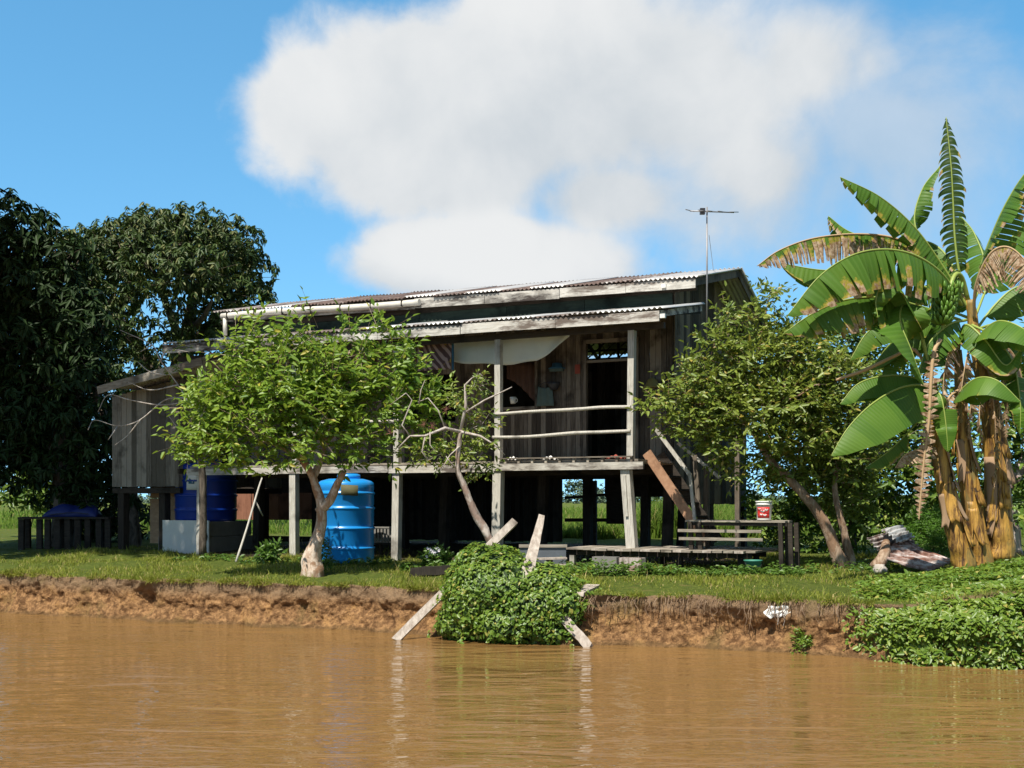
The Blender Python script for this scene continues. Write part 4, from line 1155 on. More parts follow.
for (px, v) in ((737, 3.0), (706, 2.2)):
    p = HL(px, 460, v); m = MB(); m.box(p.x-.05, p.x+.05, v, v+.1, -.2, p.z+.5); m.build('prop_post', M['plank_gable'], HR)

# TV antenna
def antenna():
    p = HL(707, 300, 2.0); v = 1.9
    base = HL(707, 345, 1.9); w = hworld(base.x, base.y, base.z + RZ)
    top = at(707, 207, w.y)
    A = thing('tv_antenna', w, 'thin rooftop television antenna on a tall mast at the gable end', 'antenna')
    MB().tube([w, Vector((top.x, w.y, top.z))], [.022, .016], 6).build('mast', M['metal_dull'], A, off=w)
    b0, b1 = at(690, 211, w.y-.15), at(734, 212.5, w.y+.15)
    MB().tube([b0, b1], .013, 6).build('boom', M['metal_dull'], A, off=w)
    for t, l in ((.0, .30), (.28, .30), (.33, .22), (.5, .26), (.73, .26), (1.0, .22)):
        c = b0 + (b1-b0)*t
        MB().tube([c + Vector((-.13, -l, -.04)), c + Vector((.13, l, .06))], .010, 6).build('element', M['metal_dull'], A, off=w)
    c = b0 + (b1-b0)*.28; MB().box(c.x-.05, c.x+.05, c.y-.05, c.y+.05, c.z-.06, c.z+.06).build('junction_box', M['dark_plastic'], A, off=w)
    MB().tube([at(709, 235, w.y), at(714, 275, w.y+2.2)], .005, 4).build('guy_wire', M['metal_dull'], A, off=w)
antenna()

def house_thing(name, label, cat, p, group=None):
    """thing at a house-local point, axes along the house"""
    return thing(name, hworld(p.x, p.y, p.z + RZ), label, cat, group, rz=-HANG)

# things on the veranda
a_, b_ = HL(452, 335, .55), HL(571, 331, .55)
tp = HL(452, 350, .55)
def tarp():
    v = .55
    L, R = HL(450, 338, v), HL(571, 331, v); lo = HL(490, 361, v)
    c = HL(510, 345, v)
    T = house_thing('hanging_tarp', 'pale grey green sheet slung under the veranda roof between the posts', 'tarp', c)
    def fn(i, j):
        x = L.x + (R.x-L.x)*i
        ztop = L.z + (R.z-L.z)*i - .04*math.sin(i*math.pi)
        prof = min(1, (1-i)/.30)**.6 if i > .70 else 1.0
        d = (L.z - lo.z + .02)*(prof*(1-.12*i)) if i < .99 else .0
        d *= .86 + .2*math.sin(i*math.pi)**.8 + .03*math.sin(i*17)
        return (x, v + .05*math.sin(i*9+j*2) + .10*j*math.sin(j*1.5) + .03*math.sin(i*23+j*3)*j, ztop - d*j)
    m = MB(); m.grid(fn, 40, 8); o = m.build('sheet', M['tarp'], T, off=c, solid=.006)
    m = MB(); m.tube([L + Vector((-.5, 0, .02)), R + Vector((.3, 0, .02))], .008, 5); m.build('cord', M['dark_plastic'], T, off=c)
tarp()
def batik():
    v = .35; A, B = HL(417, 340, v), HL(452, 369, v); c = HL(435, 340, v)
    T = house_thing('patterned_cloth', 'brown patterned cloth hanging left of the grey tarp', 'cloth', c)
    def fn(i, j): return (A.x + (B.x-A.x)*i, v + .04*math.sin(i*11) + .02*math.sin(j*5), A.z + (B.z-A.z)*j)
    m = MB(); m.grid(fn, 20, 10); m.build('cloth', M['batik'], T, off=c, solid=.005)
    m = MB(); m.beam((B.x+.02, v, A.z+.02), (B.x+.02, v, B.z-.02), .04, .03, up=(0, 1, 0)); m.build('dark_hem', M['cloth_blue'], T, off=c)
batik()
def small(name, label, cat, px, py, v, fn):
    p = HL(px, py, v); T = house_thing(name, label, cat, p); fn(T, p)
def f_hat(T, p):
    m = MB(); m.lathe((0, 0, 0), [(.02, .05), (.10, .06), (.12, -.02), (.19, -.05), (.19, -.06)][::-1], 20); m.build('hat_crown', M['cloth_blue'], T)
    m = MB(); m.box(-.16, .16, -.05, .02, -.12, -.062); m.build('brim', M['cloth_green'], T)
small('blue_hat', 'small blue hat hung on the plank wall left of the doorway', 'hat', 557, 366, 1.86, f_hat)
def f_planter(T, p):
    m = MB(); m.lathe((0, 0, -.1), [(.08, 0), (.13, .10), (.14, .16)], 16); m.build('pot', M['dark_plastic'], T)
    m = MB(); m.tube([(0, 0, .06), (0, .02, .28)], .006, 4); m.build('hanger', M['dark_plastic'], T)
small('hanging_pot', 'dark pot hung under the blue hat on the wall', 'pot', 554, 385, 1.82, f_planter)
def f_vest(T, p):
    m = MB()
    def fn(i, j):
        x = -.17 + .34*i; w = 1 + .25*j
        top = -.05*math.sin(i*math.pi) if j == 0 else 0
        return (x*w, .02*math.sin(i*14), .22 - .44*j + top)
    m.grid(fn, 16, 8); m.build('body', M['cloth_green'], T, solid=.01)
    m = MB(); m.tube([(-.15, 0, .22), (0, 0, .30), (.15, 0, .22)], .008, 5); m.build('hanger', M['dark_plastic'], T)
small('hanging_shirt', 'grey green shirt hung low on the wall above the top rail', 'shirt', 545, 396, 1.9, f_vest)
def f_tag(T, p):
    m = MB(); m.box(-.06, .06, -.01, .01, -.10, .10); m.build('card', M['cloth_red'], T, bevel=.004)
    m = MB(); m.tube([(0, 0, .10), (0, .01, .16)], .004, 4); m.build('string', M['dark_plastic'], T)
small('red_pouch', 'small red pouch hung beside the left door jamb', 'pouch', 577.5, 369, 1.9, f_tag)
def f_cup(T, p):
    m = MB(); m.lathe((0, 0, -.06), [(.055, 0), (.075, .15), (.068, .15), (.05, .02)], 16); m.build('body', M['white_plastic'], T)
    m = MB(); m.tube([(.07, 0, .06), (.11, 0, .03), (.10, 0, -.02), (.065, 0, -.03)], .008, 6); m.build('handle', M['white_plastic'], T)
small('white_cup', 'white cup standing on the dark window sill', 'cup', 513, 401, 1.93, f_cup)
def f_rag(sx, mat):
    def g(T, p):
        m = MB()
        def fn(i, j):
            x = (i-.5)*sx; y = (j-.5)*.22
            return (x, y, .055*math.exp(-((x/.09)**2 + (y/.1)**2)) + .018*math.sin(i*17+j*9) + .02)
        m.grid(fn, 16, 10); m.build('cloth', mat, T, solid=.01)
    return g
def put_rag(name, label, px, sx, mat):
    p = HL(px, 456, .1); p.z = FZ + .01; T = house_thing(name, label, 'cloth', p); f_rag(sx, mat)(T, p)
put_rag('crumpled_cloth', 'crumpled white cloth on the veranda floor below the lower rail', 550, .32, M['cloth_white'])
put_rag('crumpled_rag', 'little white rag on the veranda floor beside the second post', 513, .22, M['cloth_white'])
put_rag('folded_mat', 'dull red folded mat on the floor corner by the veranda post near stairs', 615, .36, M['cloth_red'])
def f_helm(T, p):
    m = MB(); m.lathe((0, 0, -.1), [(.20, 0), (.22, .02), (.15, .06), (.11, .16), (.04, .21)], 20, squash=.6); m.build('crown', M['cloth_mustard'], T)
    m = MB(); m.tube([(-.12, 0, -.09), (0, -.02, -.2), (.12, 0, -.09)], .008, 5); m.build('strap', M['dark_plastic'], T)
small('straw_hat', 'olive straw hat hung on the wall right of the doorway', 'hat', 652, 383, 1.85, f_helm)

# ------------------------------------------------------------------ shed at the left end
def shed():
    vF = .6
    pl, pr = HL(112, 487, vF), HL(179, 487, vF)
    c = Vector(((pl.x+pr.x)/2, vF, 0))
    S = house_thing('plank_shed', 'grey plank shed on stilts joined to the left end of the house', 'shed', c)
    e0, e1 = HL(98, 386, -.25), HL(196, 359, -.25)
    def rz(u): return e0.z + (e1.z-e0.z)*(u-e0.x)/(e1.x-e0.x)
    x0, x1 = pl.x, pr.x
    m = MB(); plank_wall(m, 'u', x0, x1, vF, pl.z, lambda x: rz(x)-.12, w=.17); m.build('front_wall', M['plank_annex'], S, off=c)
    m = MB(); plank_wall(m, 'v', vF+.03, vF+4.0, x0, pl.z, rz(x0)-.12, w=.17); m.build('side_wall', M['plank_annex'], S, off=c); m = MB(); plank_wall(m, 'v', vF+.03, vF+4.0, x1-.03, pl.z, rz(x1)-.12, w=.17); m.build('side_wall', M['plank_annex'], S, off=c)
    m = MB(); m.box(x0-.02, x1, vF+.035, vF+4, pl.z-.16, pl.z-.03); m.build('floor', M['dark_wood'], S, off=c)
    m = MB()
    n = 60
    def fn(i, j):
        u = e0.x + (e1.x+.3-e0.x)*i; v = -.22 + 5.0*j
        return (u, v, rz(u) + .015*math.sin(v/.11*6.283))
    m.grid(fn, 6, 270); m.build('roof', M['tin_veranda'], S, off=c, solid=.006)
    m = MB()
    k = 5
    pts = [(e0.x + (e1.x+.2-e0.x)*i/k) for i in range(k+1)]
    for i in range(k):
        m.beam((pts[i], -.26, rz(pts[i])-.10+jit(.01)), (pts[i+1], -.26, rz(pts[i+1])-.10+jit(.01)), .03, .19)
    m.build('fascia', M['plank_h'], S, off=c)
    for (u, v) in ((x0+.25, vF+.15), (x0+1.6, vF+.2), (x0+.25, vF+3.6), (x1-.3, vF+3.6)):
        m = MB(); m.beam((u, v, -.25), (u, v, pl.z-.16), .2, .2, up=(0, 1, 0)); m.build('stilt', M['post_dark'], S, off=c)
    pa, pb = HL(150, 486, vF+.9), HL(174, 548, vF+.9)
    m = MB(); m.box(pa.x, pb.x+.05, vF+.9, vF+.93, .15, pa.z-.33); m.box(pa.x, pb.x+.05, vF+.9, vF+.93, pa.z-.31, pa.z-.02); m.build('low_panel', M['tan_board'], S, off=c)
shed()

# ------------------------------------------------------------------ water tanks
def tank(name, label, c, R, H, mat, rings, sticker=None, patch=None):
    T = thing(name, c, label, 'water tank', 'blue plastic water tanks')
    prof = [(R*.94, 0), (R*.98, .03), (R, .07)]
    for t in rings:
        z = H*t
        prof += [(R, z-.045), (R*1.0+.008, z-.035), (R*1.0+.022, z-.015), (R*1.0+.022, z+.01), (R*.985, z+.03), (R*.978, z+.05), (R, z+.075)]
    prof += [(R, H*.93), (R*.99, H*.96), (R*.9, H*.985), (R*.62, H*1.01)]
    MB().lathe((0, 0, 0), prof, 56).build('body', mat, T)
    MB().lathe((R*.1, 0, H*1.005), [(R*.40, 0), (R*.42, .06), (R*.40, .10), (R*.3, .12)], 28).build('lid', mat, T)
    return T
cT = on_ground(346, 26.6); cT.z -= .01
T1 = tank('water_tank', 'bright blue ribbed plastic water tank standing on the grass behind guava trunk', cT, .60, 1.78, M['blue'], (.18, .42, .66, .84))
# concrete block stain: a dull tin flap leaning on the rim
ff = MB(); ff.grid(lambda i, j: (-.02 + .36*i, -.64 - .02*j, 1.67 - .22*j - .02*i), 2, 2); ff.build('tin_flap', M['flap'], T1, solid=.008)

v2 = 1.5
pc = HL(206, 553, v2)
c2 = hworld(pc.x, v2, 1.0)
plz = CH + (HY-521)/F*c2.y
PB = thing('concrete_plinth', Vector((c2.x, c2.y, gz(c2.x, c2.y)-.02)), 'rough grey concrete plinth under the dark blue tank', 'plinth', rz=-HANG)
hz = plz - PB.location.z
m = MB(); m.box(-.85, .85, -.8, .8, 0, hz*.52); m.build('lower_course', M['concrete'], PB, bevel=.02)
m = MB(); m.box(-.83, .82, -.78, .78, hz*.525, hz); m.build('upper_course', M['concrete'], PB, bevel=.02)
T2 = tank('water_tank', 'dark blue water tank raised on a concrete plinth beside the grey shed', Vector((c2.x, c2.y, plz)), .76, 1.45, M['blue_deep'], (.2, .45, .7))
lab = MB()
for th0, th1, z0, z1 in ((-1.98, -1.60, .78, 1.16), (-1.52, -1.32, .84, 1.02)):
    def fn(i, j, a=th0, b=th1, z0=z0, z1=z1):
        th = a + (b-a)*i; return (.768*math.cos(th), .768*math.sin(th), z0 + (z1-z0)*j)
    lab.grid(fn, 10, 4)
lab.build('sticker', M['white_paint'], T2, solid=.006)
lab = MB()
def fn(i, j):
    th = -1.9 + .2*i; return (.776*math.cos(th), .776*math.sin(th), .93 + .14*j*(.6+.4*math.sin(i*7)))
lab.grid(fn, 8, 2); lab.build('faded_print', M['cloth_blue'], T2, solid=.004)
# white board leaning against the plinth
wl, wr = HL(163, 553, .62), HL(209, 521, .62)
cW = Vector(((wl.x+wr.x)/2, .62, 0))
W = house_thing('white_board', 'white painted board with a black stain propped against the plinth', 'board', cW)
m = MB(); m.beam((wl.x, .62, (wl.z+wr.z)/2-.05), (wr.x, .62, (wl.z+wr.z)/2-.05), .03, wr.z-wl.z+.12, up=(0, 0, 1)); m.build('panel', M['white_paint'], W, off=cW)
m = MB(); cs_ = HL(201, 536, .59)
pts = []
for k in range(22):
    th = 2*math.pi*k/22; r = 1 + .3*mnoise.noise(Vector((math.cos(th)*1.5, math.sin(th)*1.5, 4)))
    pts.append((cs_.x + .17*r*math.cos(th), .592, cs_.z + .24*r*math.sin(th)))
k0 = len(m.V); m._add([(p[0], .600, p[2]) for p in pts] + pts, [tuple(range(21, -1, -1))] + [(i, (i+1) % 22, 22+(i+1) % 22, 22+i) for i in range(22)] + [tuple(range(22, 44))])
m.build('stain', M['black_stain'], W, off=cW)

# ------------------------------------------------------------------ long bench with tarpaulin, far left
def long_bench():
    Y = 32.6
    c = on_ground(62, Y)
    B = thing('long_bench', c, 'dark long plank bench on many legs at the far left', 'bench')
    L, R = at(22, 517, Y), at(112, 517, Y)
    for k, off in enumerate((-.3, -.02, .26)):
        MB().box(L.x, R.x, Y+off, Y+off+.25, L.z-.05, L.z+jit(.004)).build('plank', M['dark_wood'], B, off=c)
    for px in (24, 42, 50, 60, 70, 80, 90, 101, 110):
        x = at(px, 517, Y).x
        MB().box(x-.07, x+.07, Y-.22, Y-.1, c.z-.1, L.z-.055).build('leg', M['dark_wood'], B, off=c)
        if px in (24, 60, 101): MB().box(x-.07, x+.07, Y+.2, Y+.32, c.z-.1, L.z-.055).build('leg', M['dark_wood'], B, off=c)
    T = thing('blue_tarpaulin', at(75, 517, Y), 'heap of dark blue tarpaulin lying on the long bench', 'tarpaulin')
    t0, t1 = at(46, 517, Y), at(100, 500, Y)
    m = MB()
    def fn(i, j):
        x = t0.x + (t1.x-t0.x)*i; y = Y - .28 + .56*j
        e = math.sin(i*math.pi)**.4*math.sin(j*math.pi)**.5
        return (x, y, t0.z + .01 + (t1.z-t0.z)*e*(.75 + .5*mnoise.noise(Vector((x*2.2, y*2.5, 0)))))
    m.grid(fn, 30, 14); m.build('sheet', M['tarp_blue'], T, off=T.location, solid=.004)
    MB().tube([(t0.x+.2, Y-.3, t0.z+.06), (t0.x+.8, Y-.31, t0.z+.12), (t1.x-.2, Y-.3, t0.z+.08)], .01, 5).build('rope', M['dark_plastic'], T, off=T.location)
long_bench()

# stick leaning at the house front
s0, s1 = at(236, 562, 26.4), at(258, 490, 27.2)
S = thing('leaning_stick', s0, 'thin forked stick leaning under the house left of guava trunk', 'stick')
MB().tube([s0, at(247, 528, 26.8), s1, at(262, 478, 27.4)], [.026, .024, .022, .018], 6, .1, 3).build('shaft', M['post'], S, off=s0)
MB().tube([at(255, 500, 27.1), at(263, 516, 27.2)], [.02, .014], 5, .1, 1).build('fork', M['post'], S, off=s0)

# crate under the house
cc = on_ground(386, 27.9)
K = thing('plastic_crate', Vector((cc.x, cc.y, cc.z)), 'dark slatted crate on a stand in shade right of the blue tank', 'crate', rz=-HANG)
m = MB(); m.box(-.3, .3, -.2, .2, .30, .33)
for x in (-.27, .23):
    for y in (-.18, .14): m.box(x, x+.04, y, y+.04, 0, .298)
m.build('stand', M['dark_wood'], K)
m = MB()
for k in range(5):
    x = -.2 + k*.09
    m.box(x, x+.05, -.19, -.17, .36, .66)
m.box(-.22, .22, -.165, .16, .335, .355); m.box(-.22, .22, -.20, -.165, .665, .70); m.box(-.22, .22, .14, .17, .36, .70)
m.build('crate_body', M['concrete'], K)

# ------------------------------------------------------------------ low deck, bench, bucket
def deck():
    zt = 1.36
    c = hworld(.4, -.2, .95)
    D = house_thing('low_deck', 'low platform of grey planks at the foot of the stairs', 'deck', Vector((.4, -.2, .95-RZ)))
    off = Vector((.4, -.2, .95-RZ))
    e = [HL(565, 549, .35).x, HL(758, 551, -.2).x]
    x = -1.25; k = 0
    z = zt - RZ
    while x < 2.55:
        w = rnd.uniform(.16, .22)
        f = -.30 - .30*math.sin(max(0, min(1, (x+1.25)/3.8))*math.pi) + jit(.04)
        b = .95 + jit(.03) if x < .1 else 1.5 + jit(.04)
        m = MB(); m.box(x, x+w-.012, f, b, z-.04+jit(.006), z+jit(.006)); m.build('plank', M['plank_h'] if k % 3 else M['timber'], D, off=off)
        x += w; k += 1
    m = MB(); m.box(-1.25, 2.5, -.2, -.12, z-.15, z-.05); m.box(-1.25, 2.5, .7, .78, z-.15, z-.05); m.build('bearer', M['dark_wood'], D, off=off)
    for u, v in ((-1.15, -.2), (-.45, -.2), (.25, -.2), (1.1, -.2), (2.3, -.2), (-1.15, .75), (.4, .75), (2.3, .75)):
        m = MB(); m.box(u-.05, u+.05, v-.03, v+.07, -.3, z-.155); m.build('leg', M['post'] if v < 0 and u < .3 else M['post_dark'], D, off=off)
deck()
def blocks():
    for i, (px, py, Y, lab) in enumerate(((606, 562, 23.15, 'grey concrete block lying left in front of the low deck legs'), (632, 563, 23.05, 'pale concrete block right of the other block under the deck edge'))):
        p = at(px, py, Y); g = gz(p.x, p.y)
        o = thing('concrete_block', Vector((p.x, p.y, g-.02)), lab, 'block', 'concrete blocks under the low deck', rz=-HANG+jit(.15))
        m = MB()
        h = p.z + .10 - g + .02
        m.box(-.24, .24, -.1, -.06, 0, h); m.box(-.24, .24, .06, .1, 0, h)
        for x in (-.24, -.02, .20): m.box(x, x+.04, -.059, .059, 0, h-.002)
        m.build('shell', M['concrete'] if i == 0 else M['bark_grey'], o)
blocks()
def step_boards():
    for i, (py, lab) in enumerate(((559, 'upper of two loose boards lying at the left end of the deck'), (566, 'lower of two loose boards lying at the left end of the deck'))):
        Y = 22.7 - i*.1; a, b = at(533, py, Y), at(566, py-1, Y+.1)
        o = thing('loose_board', a, lab, 'board', 'loose boards by the deck')
        m = MB(); m.beam(a, b, .18, .035); m.build('board', M['timber'], o, off=a)
        m = MB(); mid = (a+b)/2; m.box(mid.x-.06, mid.x+.06, mid.y-.05, mid.y+.08, gz(mid.x, mid.y)-.02, mid.z-.022); m.build('support', M['post_dark'], o, off=a)
step_boards()
def tinsheet_low():
    Y = 23.0; a, b = at(520, 545, Y), at(566, 566, Y)
    o = thing('grey_trough', Vector((a.x, Y, gz(a.x, Y))), 'grey metal trough behind the leaning pale plank', 'trough')
    m = MB(); z0 = gz(a.x, Y); m.box(a.x, b.x, Y, Y+.03, z0, a.z); m.box(a.x, b.x, Y+.35, Y+.38, z0, a.z); m.box(a.x, a.x+.03, Y+.03, Y+.35, z0, a.z-.003); m.box(b.x-.03, b.x, Y+.03, Y+.35, z0, a.z-.003); m.build('sides', M['trough'], o, off=o.location)
    m = MB(); m.box(a.x-.02, b.x+.02, Y-.03, Y-.003, a.z-.045, a.z+.01); m.build('rim', M['plank_h'], o, off=o.location)
tinsheet_low()

def bench():
    vb = -.15
    L, R = HL(685, 520, vb), HL(786, 521, vb)
    c = Vector(((L.x+R.x)/2, vb, .95-RZ))
    B = house_thing('plank_bench', 'rough plank bench carrying the white bucket beside the stairs', 'bench', c)
    z = L.z
    for k in range(3):
        m = MB(); m.box(L.x+jit(.03), R.x-.02+jit(.03), vb+k*.2, vb+k*.2+.185, z-.035, z+jit(.004)); m.build('top_plank', M['plank_h'], B, off=c)
    for (py, ext) in ((530, -.12), (538, -.1)):
        p = HL(690, py, vb-.06); m = MB(); m.box(L.x+ext, R.x-.4+jit(.1), vb-.07, vb-.035, p.z-.04, p.z+.015); m.build('side_slat', M['plank_h'], B, off=c)
    m = MB(); m.box(L.x+.1, R.x, vb+.04, vb+.08, z-.10, z-.04); m.build('apron', M['dark_wood'], B, off=c)
    for (u, mt) in ((L.x+.12, 'dark_wood'), (L.x+.3, 'dark_wood'), (R.x-.08, 'post_dark'), (R.x+.1, 'dark_wood')):
        for v in (vb+.03, vb+.45):
            lo = 1.37-RZ if u < R.x-.3 else -.25
            m = MB(); m.beam((u, v, lo), (u-.03, v, z-.04), .08, .07, up=(0, 1, 0)); m.build('leg', M[mt], B, off=c)
    p = HL(764, 520, vb+.18); w = hworld(p.x, p.y, z + RZ + .006)
    K = thing('paint_bucket', w, 'white plastic bucket with a red label standing on the bench', 'bucket')
    H = .355; R0 = .145
    MB().lathe((0, 0, 0), [(R0*.88, 0), (R0*.9, .01), (R0*.985, H*.8), (R0*1.07, H*.805), (R0*1.07, H*.84), (R0*1.0, H*.845), (R0*1.01, H*.93)], 40).build('body', M['white_plastic'], K)
    MB().lathe((0, 0, H*.93), [(R0*1.08, 0), (R0*1.1, .012), (R0*1.08, .025), (R0*.98, .026), (R0*.96, .015)], 40).build('rim', M['white_plastic'], K)
    m = MB()
    def fn(i, j):
        th = -2.75 + 1.75*i; zz = H*(.12 + .56*j); r = R0*(.893 + .092*zz/(H*.8)) + .003
        return (r*math.cos(th), r*math.sin(th), zz)
    m.grid(fn, 24, 4); lb = m.build('label', M['red_label'], K, solid=.003)
    m = MB()
    for (t0, t1, z0, z1) in ((.25, .45, .25, .33), (.5, .75, .22, .30), (.3, .6, .42, .5), (.12, .3, .55, .62), (.62, .85, .48, .58)):
        def fn(i, j, t0=t0, t1=t1, z0=z0, z1=z1):
            th = -2.75 + 1.75*(t0 + (t1-t0)*i); zz = H*(z0 + (z1-z0)*j); r = R0*(.893 + .092*zz/(H*.8)) + .007
            return (r*math.cos(th), r*math.sin(th), zz + .008*math.sin(i*9))
        m.grid(fn, 8, 1)
    m.build('faded_print', M['cloth_white'], lb, solid=.002)
    m = MB(); m.tube([(R0*1.08, 0, H*.82), (R0*.9, -R0*.75, H*.62), (0, -R0*1.22, H*.55), (-R0*.9, -R0*.75, H*.62), (-R0*1.08, 0, H*.82)], .004, 5, 0, 4); m.build('handle', M['metal_dull'], K)
bench()
p = at(753, 577, 22.5); g = gz(p.x, p.y)
G = thing('green_tub', Vector((p.x, p.y, g)), 'small teal green tub half hidden in weeds beneath the bench end', 'tub')
MB().lathe((0, 0, 0), [(.13, 0), (.155, .21), (.17, .215), (.17, .235), (.15, .235), (.12, .03)], 28).build('body', M['green_plastic'], G)
MB().tube([(-.16, 0, .2), (-.1, -.14, .12), (.1, -.14, .12), (.16, 0, .2)], .006, 5, 0, 4).build('handle', M['dark_plastic'], G)

# ------------------------------------------------------------------ timbers and scraps on the bank
def timber(name, label, cat, pts, w, h, mat, up=(0, -1, .3), w2=None, notch=True):
    P = [at(*p) for p in pts]
    o = thing(name, P[0], label, cat)
    n = 14; m = MB()
    A, B = P[0], P[-1]; d = (B-A).normalized(); upv = Vector(up); s = d.cross(upv).normalized(); u = s.cross(d)
    w2 = w2 or w
    k0 = 0
    for i in range(n+1):
        t = i/n; c = A + (B-A)*t + s*.012*mnoise.noise(Vector((t*3, 1, w*9))) + u*.01*mnoise.noise(Vector((t*4, 5, w*9)))
        ww = (w + (w2-w)*t)*(1 + .07*mnoise.noise(Vector((t*9, 2, 7)))); hh = h
        ends = .03*rnd.random() if i in (0, n) else 0
        for a, b in ((-1, -1), (1, -1), (1, 1), (-1, 1)): m.V.append(tuple(c + s*a*ww/2 + u*b*hh/2 + d*(jit(.05) if i in (0, n) else 0)))
    for i in range(n):
        for j in range(4):
            a = i*4+j; b = i*4+(j+1) % 4; m.F.append((a, b, b+4, a+4)); m.sm.append(False)
    m.F.append((3, 2, 1, 0)); m.sm.append(False); m.F.append(tuple(n*4+j for j in range(4))); m.sm.append(False)
    m.build(name, mat, None)
    bpy.data.objects.remove(o)
    ob = COL.objects[-1]
    me = ob.data
    for v in me.vertices: v.co = v.co - A
    ob.location = A
    return tag(ob, label, cat)
timber('slanting_timber', 'long square timber slanting from the river up through the creeper mound', 'timber', [(396, 640, 20.3), (514, 522, 21.5)], .13, .10, M['timber'])
timber('upright_plank', 'pale split plank standing tilted out of the creeper mound', 'plank', [(524, 588, 19.95), (542, 514, 20.7)], .24, .05, M['timber'], w2=.10)
timber('sunken_board', 'short flat board stuck in the river at the right of the creeper mound', 'board', [(562, 617, 19.55), (589, 647, 19.35)], .15, .05, M['timber'])
timber('jutting_board', 'stubby board end jutting out over the bank edge', 'board', [(577, 594, 19.7), (593, 586, 20.6)], .22, .06, M['timber'], up=(0, -.2, 1))
timber('grass_plank', 'thin pale plank lying flat in the grass before the deck', 'plank', [(612, 586, 21.6), (688, 585, 21.35)], .05, .03, M['timber'], up=(0, 0, 1))
timber('grass_slab', 'flat pale slab lying in the grass below the teal tub', 'slab', [(722, 588, 21.0), (754, 587, 20.9)], .14, .03, M['timber'], up=(0, 0, 1))
timber('low_log', 'dark short log lying in the grass left of the creeper mound', 'log', [(412, 572, 23.0), (455, 569, 22.9)], .14, .16, M['post_dark'], up=(0, 0, 1))

def rag(name, label, px, py, Y, w, h, mat, seed):
    c = at(px, py, Y); o = thing(name, c, label, 'plastic scrap')
    m = MB()
    def fn(i, j):
        x = (i-.5)*w; z = -(j)*h*(.6 + .5*abs(mnoise.noise(Vector((i*3, seed, 0)))))
        return (x + .04*math.sin(j*5+seed), -.03 - .05*j + .05*mnoise.noise(Vector((i*4, j*4, seed))), z + .07*mnoise.noise(Vector((i*2.5, seed, 3))))
    m.grid(fn, 14, 8); m.build('sheet', mat, o, solid=.004)
    m = MB(); m.tube([(w*.1, -.08, -h*.5), (w*.15, -.1, -h*.9), (w*.1, -.09, -h*1.4)], [.012, .01, .006], 5); m.tube([(-w*.1, -.08, -h*.5), (-w*.08, -.1, -h*.9), (-w*.1, -.08, -h*1.3)], [.012, .01, .006], 5); m.build('dangling_strand', M['twig'], o)
rag('white_scrap', 'torn white sheet hanging from the bank edge under the right lawn', 779, 606, 18.85, .42, .22, M['white_plastic'], 1)
rag('pale_bag', 'small dirty white bag caught among roots in the bank notch', 178, 596, 24.2, .16, .26, M['cloth_white'], 5)

def roots():
    c = at(178, 585, 24.2); o = thing('exposed_roots', c, 'tangle of thin bare roots hanging in the broken bank notch', 'roots')
    m = MB()
    for k in range(22):
        px = rnd.uniform(140, 222); py = rnd.uniform(582, 594)
        Y = 24.45 - (px-178)*.0075 + jit(.05)
        P = [at(px, py, Y)]
        dx = rnd.uniform(-12, 12)
        for j in range(1, 4): P.append(at(px + dx*j/3 + jit(2), py + j*rnd.uniform(5, 10), Y - .08*j + jit(.03)))
        m.tube(P, list(np.linspace(.013, .005, 4)), 5, 0, 3)
    m.build('root_strands', M['root'], o, off=c)
    m = MB(); m.tube([at(140, 600, 24.3), at(160, 590, 24.25), at(185, 606, 24.1), at(196, 622, 24.0)], [.02, .022, .018, .01], 6, .1, 4); m.build('main_root', M['bark_grey'], o, off=c)
    c = at(600, 602, 19.8); o = thing('hanging_roots', c, 'fringe of fine brown roots under the lip right of the creeper mound', 'roots')
    m = MB()
    for k in range(90):
        a = 12.9 + 4.0*rnd.random()**1.3; w = float(wob(np.float64(a)))
        s_ = w - .04; L = rnd.uniform(.08, .34)*(1.6 if rnd.random() < .15 else 1)
        P = []
        for j in range(4):
            x, y = as2xy(a + jit(.03)*j, s_ - .03*j*rnd.random() - (.10 if j else 0)); P.append(Vector((x, y, .76 - L*j/3)))
        m.tube(P, [.005, .005, .004, .002], 4, 0, 2)
    m.build('root_strands', M['root'], o, off=c)
roots()

